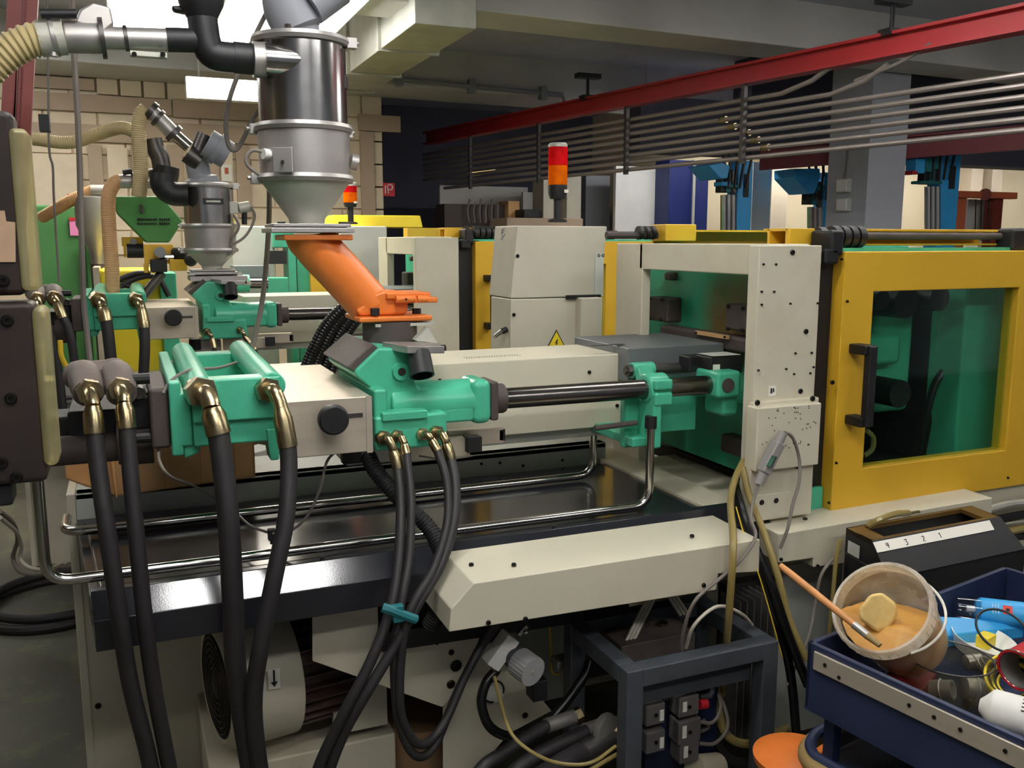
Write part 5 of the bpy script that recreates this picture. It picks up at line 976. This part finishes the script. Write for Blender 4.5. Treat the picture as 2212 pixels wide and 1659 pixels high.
ws = P('warning_sign', MB().prism(tc_, (0, .002, 0)), 'ink'); obj('sign_face', MB().prism([ce + (q - ce) * .84 + V((0, -.001, 0)) for q in tc_], (0, .001, 0)), M['lemon'], ws)
bz = [(.1, .55), (-.32, -.1), (.0, -.02), (-.2, -.62), (.3, .08), (.0, .02), (.32, .5)]
obj('bolt_symbol', MB().prism([ce + V((a * .022, -.0022, b * .024 - .002)) for a, b in bz], (0, .001, 0)), M['ink'], ws)
lv = at(1084, 716, y=Yc + .02); P('lever', MB().cyl(lv, lv + V((-.035, -.01, -.018)), .010, .007, n=12), 'chrome'); P('lever_base', MB().cyl(lv + V((.02, .005, .006)), lv, .012, n=12), 'black')
def signal(label, px, pts, Y, sc):
    t = thing('signal_lamp', label, 'lamp', at(px, pts[0], y=Y)); X = at(px, pts[0], y=Y).x; z = [at(px, q, y=Y).z for q in pts]; o = (X, Y, 0); r = sc
    obj('lamp_foot', MB().lathe([(r * 1.0, z[0]), (r * 1.0, z[0] + .008), (r * .6, z[0] + .014)], o, n=20), M['black'], t); obj('pole', MB().cyl((X, Y, z[0]), (X, Y, z[1]), r * .42, n=14), M['black'], t)
    obj('socket', MB().lathe([(r * .8, z[1] - .01), (r * .98, z[1] + .01), (r * 1.0, z[2])], o, n=24), M['black'], t); obj('amber_lens', MB().lathe([(r, z[2]), (r, z[3])], o, n=28), M['amberlens'], t); obj('red_lens', MB().lathe([(r, z[3] + .002), (r, z[4])], o, n=28), M['redlens'], t); obj('lamp_cap', MB().lathe([(r, z[4]), (r, z[5] - .006), (r * .85, z[5])], o, n=24), M['galv'], t)
    obj('inner_core', MB().cyl((X, Y, z[2]), (X, Y, z[4]), r * .3, n=12), M['label'], t); obj('socket_label', MB().box((X + r * .3, Y - r * 1.02, z[1] + .012), (X + r * .75, Y - r * .6, z[1] + .024)), M['label'], t)
signal('red and amber signal lamp on the control cabinet', 1204, (480, 424, 400, 358, 318, 309), 3.2, .037)
signal('red and amber signal lamp further back by the fire sign', 758, (484, 444, 438, 416, 402, 394), 5.6, .042)
# machine row further back
def bgthing(name, label, cat, px, py, Y): return thing(name, label, cat, at(px, py, y=Y))
T3 = thing('moulding_machine', 'third moulding machine with cream cabinet and yellow hood', 'machine', (1.4, 5.7, 0)); P = lambda *a, **k: obj(a[0], a[1], M[a[2]], T3, **k)
P('cabinet', gbox(735, 488, 836, 5.5, .5), 'creamgrey', bev=.008); P('hood', MB().prism([at(*q, y=5.9) for q in ((712, 490), (722, 464), (908, 466), (914, 492))], (0, .4, 0)), 'lemon', bev=.006)
P('green_frame', fbox(590, 482, 636, 535, 5.6, .3), 'green', bev=.006); P('green_post', gbox(622, 535, 638, 5.6, .2), 'green'); P('green_post', gbox(640, 520, 668, 5.65, .2), 'green'); P('yellow_panel', gbox(670, 560, 703, 5.6, .2), 'yellow'); P('dark_panel', gbox(703, 560, 735, 5.7, .1), 'greypaint')
P('pale_cabinet', gbox(498, 488, 592, 5.7, .5), 'creamgrey', bev=.008); P('clamp_block', fbox(575, 542, 620, 570, 5.5, .06), 'black'); P('green_clamp', fbox(577, 600, 625, 636, 5.4, .1), 'green', bev=.006); P('rod', MB().cyl(at(500, 612, y=5.4), at(578, 612, y=5.4), .03, n=14), 'rod'); P('green_sleeve', MB().cyl(at(509, 612, y=5.4), at(538, 612, y=5.4), .05, n=16), 'green'); P('grey_cover', fbox(505, 574, 582, 600, 5.5, .2), 'greyplate', bev=.004)
P('yellow_rail', fbox(880, 492, 1075, 512, 4.9, .08), 'yellow')
cs = P('column', gbox(836, 520, 850, 5.2, .2), 'creamgrey')
# black corrugated hose bundle under the chute
HB = thing('hose_bundle', 'bundle of thick black hoses behind the orange chute', 'hoses', at(700, 780, y=3.4))
for i, o_ in enumerate((-34, -16, 4, 22)): obj('hose', MB().ribbed(hp((650 + o_, 975, 3.35 + i * .03), (690 + o_, 810, 3.4 + i * .03), (718 + o_, 740, 3.4 + i * .03), (745 + o_, 695, 3.4 + i * .03), (790 + o_, 655, 3.4 + i * .03), (850 + o_, 645, 3.45)), .021, .0015, .012, 12), M['blackgloss'], HB)
# green granulate hopper with yellow bracket
GH = thing('granulate_hopper', 'green sheet metal granulate hopper with black lettering', 'hopper', at(310, 525, y=4.75)); P = lambda *a, **k: obj(a[0], a[1], M[a[2]], GH, **k); Yg = 4.7
P('hopper_box', MB().prism([at(*q, y=Yg) for q in ((247, 424), (350, 424), (395, 478), (366, 524), (316, 524), (250, 458))], (0, .28, 0)), 'green2', bev=.008)
P('corner_guard', fbox(237, 436, 248, 452, Yg - .01, .06), 'label'); P('latch', fbox(301, 441, 309, 461, Yg - .015, .02), 'darksteel', bev=.003)
g = MB(); rnd = random.Random(11)
for row, y_ in enumerate((474, 483)):
    for k in range(15):
        if k in (9,): continue
        c = at(298 + k * 4.8, y_, y=Yg - .004); g.obox(c, (.007, .002, .008 + rnd.choice((0, .004))))
P('lettering', g, 'ink', kind='stuff')
P('yellow_bracket', fbox(310, 528, 376, 570, 4.6, .03).box(at(310, 570, y=4.6), at(322, 590, y=4.6) + V((0, .05, 0))), 'yellow', bev=.004); P('yellow_arm', fbox(366, 560, 405, 585, 4.55, .04), 'yellow', bev=.004); P('side_bracket', fbox(262, 512, 310, 532, 4.9, .03).box(at(266, 528, y=4.9), at(274, 556, y=4.9) + V((0, .04, 0))), 'yellow', bev=.004)
P('bracket_knob', MB().cyl(at(346, 545, y=4.6), at(346, 545, y=4.54), .026, n=14), 'greypaint'); P('bracket_knob', MB().cyl(at(288, 522, y=4.9), at(288, 522, y=4.84), .016, n=14), 'greypaint'); P('motor', MB().cyl(at(274, 542, y=4.85), at(310, 542, y=4.85), .035, n=14), 'black'); P('hopper_block', fbox(324, 560, 362, 588, 4.55, .08), 'black', bev=.006); P('hand_knob', MB().sph(at(412, 562, y=4.5), .03).cyl(at(378, 548, y=4.6), at(408, 548, y=4.55), .03, n=12), 'black'); P('spindle', MB().cyl(at(350, 590, y=4.6), at(305, 645, y=4.55), .022, n=12), 'darksteel'); P('stop_bar', MB().cyl(at(345, 555, y=4.58), at(375, 555, y=4.58), .014, n=10), 'chrome')
# yellow machine behind
YM = thing('small_press', 'small yellow press with black cables behind green hopper', 'machine', (.1, 5.2, 0)); P = lambda *a, **k: obj(a[0], a[1], M[a[2]], YM, **k)
P('press_body', gbox(212, 582, 345, 5.1, .36), 'lemon', bev=.02); P('green_block', gbox(345, 590, 380, 5.05, .3), 'green', bev=.006); P('end_block', gbox(200, 578, 214, 5.1, .34), 'rubberwhite')
for k, pts in enumerate((((235, 650), (252, 610), (290, 592), (325, 590)), ((250, 650), (262, 620), (300, 600), (340, 600), (365, 640)), ((262, 612), (285, 622), (300, 632)))): P('cable', MB().tube([at(q[0], q[1], y=5.02) for q in pts], .014, 8), 'black')
# big dark green machine and steel cone hopper
DG = thing('green_machine', 'large dark green machine housing at the far left', 'machine', (-.9, 6.3, 0)); P = lambda *a, **k: obj(a[0], a[1], M[a[2]], DG, **k)
P('housing', gbox(70, 442, 215, 6.2, .8), 'darkgreen', bev=.02); P('side_housing', gbox(182, 515, 215, 6.1, .3), 'darkgreen', bev=.01); P('vent_panel', fbox(198, 520, 222, 575, 6.05, .03), 'black')
for i in range(5): P('vent_slat', fbox(199, 524 + i * 10, 222, 529 + i * 10, 6.02, .03), 'rubberwhite')
P('notice', fbox(149, 470, 176, 509, 6.185, .01), 'pink'); P('notice_head', fbox(149, 470, 176, 476, 6.18, .006), 'red'); P('red_block', fbox(145, 419, 170, 440, 6.3, .1), 'red')
SH = thing('steel_silo', 'plain steel cone silo beside the dark green machine', 'hopper', at(212, 570, y=5.6)); o_ = at(212, 570, y=5.6); zz_ = lambda py: at(212, py, y=5.6).z
obj('silo_body', MB().lathe([(.035, zz_(570)), (.04, zz_(545)), (.10, zz_(487)), (.10, zz_(428)), (.08, zz_(424))], (o_.x, 5.6, 0), n=30), M['dullsteel'], SH); obj('silo_pipe', MB().cyl(at(196, 412, y=5.55), at(245, 412, y=5.55), .032, n=14), M['dullsteel'], SH); obj('silo_leg', MB().cyl((o_.x, 5.6, 0), (o_.x, 5.6, zz_(570)), .04, n=12), M['casting'], SH)
# clutter between the machines
CL = thing('parts_tray', 'low tray of grey machine parts between the two machines', 'tray', (.1, 3.5, .7)); P = lambda *a, **k: obj(a[0], a[1], M[a[2]], CL, **k)
P('tray_board', MB().box((-.15, 3.15, .70), (1.0, 3.8, .74)), 'casting'); P('tray_support', MB().box((-.1, 3.2, 0), (.9, 3.7, .70)), 'casting')
rnd = random.Random(21)
for i in range(26):
    x = rnd.uniform(-.08, .9); y = rnd.uniform(3.22, 3.72); s_ = rnd.uniform(.03, .07); P('machine_part', MB().obox((x, y, .74 + s_ * .6), (s_ * 2.2, s_ * 1.3, s_ * 1.2), Matrix.Rotation(rnd.uniform(0, 3), 3, 'Z') @ Matrix.Rotation(rnd.uniform(-.3, .3), 3, 'X')), rnd.choice(('dullsteel', 'black', 'galv', 'white', 'casting')), bev=.006)
# cardboard box on the rear rail
zc_ = .917; cA = at(250, 1072, z=zc_); eA = (at(552, 1030, z=zc_) - cA); eB = (at(142, 1034, z=zc_) - cA); eB = eB.normalized() * min(eB.length, .3); hB = .125
CB = thing('cardboard_box', 'open brown cardboard box lying on the machine rail', 'box', cA + eA * .5 + eB * .5); P = lambda *a, **k: obj(a[0], a[1], M[a[2]], CB, **k)
def cwall(p, e, th, z0, z1): return MB().prism([p + V((0, 0, z0)), p + e + V((0, 0, z0)), p + e + V((0, 0, z1)), p + V((0, 0, z1))], th)
tA, tB = eA.normalized() * .005, eB.normalized() * .005
P('front_side', cwall(cA, eA, tB, 0, hB), 'card'); P('end_side', cwall(cA, eB, tA, 0, hB + .012), 'cardendlit'); P('back_side', cwall(cA + eB, eA, -tB, 0, hB), 'card'); P('right_side', cwall(cA + eA, eB, -tA, 0, hB), 'card'); P('bottom', MB().prism([cA, cA + eA, cA + eA + eB, cA + eB], (0, 0, .004)), 'card')
P('flap', MB().prism([cA + V((0, 0, hB + .012)), cA + V((0, 0, .008)), cA - eB.normalized() * .025 - tA * 2 + V((0, 0, .003)), cA - eB.normalized() * .02 - tA * 3 + V((0, 0, hB))], tA * .6), 'cardendlit')
for k in range(4): P('crease', cwall(cA + eA * (.1 + .25 * k) - tB * .2, tA * .6, tB * .2, .004, hB - .004), 'cardendlit')
# ------------------------------------------------------------ control box in the left foreground
Yl = 1.22; a = at(56, 240, y=Yl); b = at(64, 1045, y=Yl)
xr = (a.x + b.x) / 2
LB_ = thing('control_box', 'dark brown steel control box with perspex edge at left', 'control box', (xr - .3, Yl + .1, b.z)); P = lambda *a, **k: obj(a[0], a[1], M[a[2]], LB_, **k)
zt, zm, zb_ = a.z, at(70, 645, y=Yl).z, b.z
P('upper_door', MB().box((xr - .7, Yl, zm + .004), (xr, Yl + .06, zt)), 'brownblack', bev=.008); P('lower_door', MB().box((xr - .7, Yl, zb_), (xr + .006, Yl + .06, zm - .004)), 'brownblack', bev=.008)
P('perspex_cover', MB().box((xr - .005, Yl - .006, zm + .01), (xr + .014, Yl + .052, zt - .02)), 'perspex', bev=.006, seg=3); P('perspex_cover', MB().box((xr + .003, Yl - .006, zb_ + .02), (xr + .02, Yl + .052, zm - .01)), 'perspex', bev=.010, seg=3)
for q in ((8, 606), (16, 692), (24, 860), (36, 1030), (4, 1000)): screw(*q, LB_, Y=Yl - .001, r=.007)
P('paper_label', MB().prism([at(*q, y=Yl - .001) for q in ((-30, 455), (10, 455), (14, 478), (33, 480), (34, 566), (-30, 566))], (0, -.001, 0)), 'paper')
P('foot_bracket', MB().box((xr - .3, Yl + .01, zb_ - .028), (xr - .035, Yl + .055, zb_)), 'black', bev=.004); P('latch_knob', fbox(82, 246, 108, 283, Yl + .055, .02), 'black')
P('stand_post', MB().box((xr - .45, Yl + .01, 0), (xr - .38, Yl + .055, zb_)), 'black')
RL = thing('steel_rails', 'pair of red brown steel rails rising behind the suction hose', 'rails', at(45, 240, y=2.75)); P = lambda *a, **k: obj(a[0], a[1], M[a[2]], RL, **k)
for x0, x1, m_, wd in ((16, 32, 'redbrown', .034), (34, 49, 'black', .02), (50, 66, 'redbrown', .034)): b0 = at(x0 - 14, 560, y=2.75); t0 = at(x1 + 2, -20, y=2.75); P('rail', MB().beam(b0, t0 + (t0 - b0) * ((3.33 - t0.z) / (t0.z - b0.z)), wd, .02, up=(0, 1, 0)), m_)
# floor things at the left
HC = thing('coiled_hose', 'coiled black hose lying on the floor at left', 'hose', at(110, 1330, z=0)); c = at(120, 1300, z=.02); obj('coil', MB().torus(c, (0, 0, 1), .3, .022, 48, 10), M['hose'], HC); obj('coil', MB().torus(c + V((.02, .01, .035)), (0, 0, 1), .29, .02, 48, 10), M['hose'], HC)
tag(obj('floor_cable', MB().tube([at(0, 1105, z=.6), at(28, 1130, z=.5), at(38, 1165, z=.4), at(28, 1205, z=.3), at(45, 1235, z=.25), at(85, 1240, z=.28), at(135, 1222, z=.33)], .009, 8), M['cable']), 'grey cable looping down beside the machine end panel', 'cable')
tag(obj('floor_cable', MB().tube([at(0, 1118, z=.58), at(36, 1150, z=.45), at(46, 1180, z=.36), at(44, 1205, z=.3), at(62, 1225, z=.27), at(100, 1230, z=.28), at(140, 1215, z=.34)], .008, 8), M['whitecable']), 'pale cable looping down beside the machine end panel', 'cable')
tag(obj('floor_cable', MB().tube([at(130, 735, y=3.3), at(133, 770, y=3.3), at(148, 800, y=3.3), at(165, 830, y=3.25)], .008, 8), M['yellowcable']), 'yellow cable behind the brown hose manifold', 'cable')
# ------------------------------------------------------------ far background things
def bluemachine(label, Y, body, hop, extra):
    t = thing('blue_machine', label, 'machine', at((body[0] + body[2]) / 2, 500, y=Y) * 1); t.location.z = 0; WL[t.name] = V(t.location); P = lambda *a, **k: obj(a[0], a[1], M[a[2]], t, **k)
    a = at(body[0], body[1], y=Y); b = at(body[2], body[1], y=Y); P('upright', MB().box((a.x, Y, 0), (b.x, Y + .15, a.z)), 'blue', bev=.01)
    m_ = (body[0] + body[2]) / 2; P('slot', fbox(m_ - 3, body[1] + 30, m_ + 5, body[1] + 80, Y - .01, .02), 'black')
    for k in range(3): P('cylinder', MB().cyl(at(body[0] - 12 - k * 10, 500, y=Y), at(body[0] - 12 - k * 10, body[1] + 75, y=Y), .03, n=10), 'chrome'); P('valve', fbox(body[0] - 14 - k * 12, body[1] + 20 + k * 8, body[0] - 5 - k * 12, body[1] + 70, Y - .02, .08), ('darksteel', 'teal', 'black')[k], bev=.006)
    for k in range(4): P('cable', MB().tube(hp((body[0] - 30 + k * 14, body[1] + 10, Y - .05), (body[0] - 34 + k * 16, body[1] - 16, Y - .05), (body[0] - 20 + k * 16, body[1] - 12, Y - .05), (body[0] - 22 + k * 12, body[1] + 60, Y - .05)), .012, 6), 'black')
    if hop: P('feed_hopper', MB().prism([at(*q, y=Y - .15) for q in hop], (0, .3, 0)), 'blue', bev=.01); c = [sum(q[i] for q in hop) / len(hop) for i in (0, 1)]; P('feed_pipe', MB().cyl(at(c[0] + 10, hop[-2][1] - 4, y=Y), at(body[0] - 12, hop[-2][1] + 30, y=Y), .03, n=10), 'darksteel')
    for e in extra: P(e[0], fbox(*e[1:5], Y - .05, .12), e[5], bev=.008)
bluemachine('bright blue press by the dark blue cabinet', 6.4, (1596, 346, 1628, 0), ((1530, 356), (1560, 350), (1578, 358), (1572, 386), (1556, 386)), (('bracket', 1560, 392, 1580, 402, 'blue'), ('cross_arm', 1570, 398, 1600, 406, 'teal')))
bluemachine('bright blue press partly hidden behind the grey column', 7.2, (1782, 372, 1800, 0), ((1716, 364), (1772, 364), (1772, 384), (1760, 418), (1748, 418), (1716, 384)), (('cross_arm', 1764, 400, 1784, 412, 'teal'),))
bluemachine('large bright blue press right of the grey column', 6.2, (2036, 328, 2078, 0), None, (('side_block', 1980, 342, 1998, 375, 'blue'), ('motor', 1998, 330, 2016, 372, 'teal'), ('motor', 2018, 336, 2034, 366, 'teal'), ('cross_arm', 1990, 390, 2036, 398, 'teal'), ('red_button', 1972, 368, 1984, 377, 'red')))
GR = thing('lifting_frame', 'rust coloured lifting gantry with cable drum at far right', 'gantry', at(2130, 500, y=6.3)); GR.location.z = 0; WL[GR.name] = V(GR.location); P = lambda *a, **k: obj(a[0], a[1], M[a[2]], GR, **k)
P('post', gbox(2070, 412, 2090, 6.3, .1), 'rust'); P('post', gbox(2148, 425, 2168, 6.3, .1), 'darkrust'); P('cross_bar', fbox(2070, 412, 2198, 430, 6.26, .08), 'rust', bev=.006); P('drum', MB().cyl(at(2128, 420, y=6.24), at(2128, 420, y=6.45), .055, n=20), 'darkrust')
for px in (2108, 2120, 2136): P('wire', MB().cyl(at(px, 430, y=6.3), at(px - 2, 520, y=6.3), .006, n=6), 'black')
P('mesh_panel', fbox(2092, 430, 2148, 520, 6.5, .02), 'creamgrey')
# windows and pillars on the far right
for k, (x0, x1, m_) in enumerate(((1672, 1706, 'wallframe2'), (2105, 2130, 'wallframe2'), (2150, 2172, 'wallframe2'))): tag(obj('wall_pillar', gbox(x0, 300, x1, 8.9, .3), M[m_]), ('pale pilaster left of the grey column', 'pale pilaster behind the rust gantry', 'pale pilaster right of the rust gantry')[k], 'pillar')
tag(obj('concrete_post', gbox(1628, 350, 1668, 7.6, .3), M['concrete']), 'rough grey concrete post beside the first blue press', 'post')
# shelves in the dark recess
SF = thing('storage_shelf', 'cluttered shelf bench in the dark recess', 'shelf', (4.0, 9.8, 0)); P = lambda *a, **k: obj(a[0], a[1], M[a[2]], SF, **k)
P('bench', gbox(1095, 470, 1260, 9.3, .7), 'wallframe', bev=.01); P('back_board', fbox(950, 400, 1140, 480, 10.4, .05), 'concrete'); P('dark_rack', fbox(960, 440, 1100, 500, 9.8, .3), 'casting'); P('wood_end', fbox(1098, 434, 1122, 500, 9.7, .3), 'card'); P('bench_plate', fbox(1130, 415, 1172, 470, 10.2, .05), 'white')
for k in range(6): P('hanging_tool', MB().tube(hp((1015 + k * 12, 430 + (k % 2) * 8, 9.75), (1010 + k * 13, 455, 9.75), (1014 + k * 12, 482, 9.75)), .012, 6), 'cable')
zbn = at(1095, 470, y=9.3).z + .003
def onb(x0, y0, x1, Y, d): a = at(x0, y0, y=Y); b = at(x1, y0, y=Y); return MB().box((a.x, Y, zbn), (b.x, Y + d, a.z))
tag(obj('carton', onb(1174, 385, 1198, 9.5, .3), M['cream2'], bev=.004), 'tall cream carton on the recess bench', 'box'); tag(obj('carton', onb(1225, 380, 1256, 9.55, .3), M['cream2'], bev=.004), 'cream carton standing right of the signal lamp', 'box')
tag(obj('grey_locker', gbox(1266, 378, 1318, 9.9, .4), M['greypaint'], bev=.004), 'grey locker beside the white partition panel', 'locker'); tag(obj('black_case', onb(1132, 452, 1168, 9.45, .3), M['black'], bev=.01), 'black case lying on the recess bench', 'case')
tag(obj('wall_light', MB().cyl(at(1012, 377, y=9.6), at(1070, 370, y=9.6), .02, n=8), M['lemontube']), 'dim yellow tube light under the pipe rack', 'lamp')
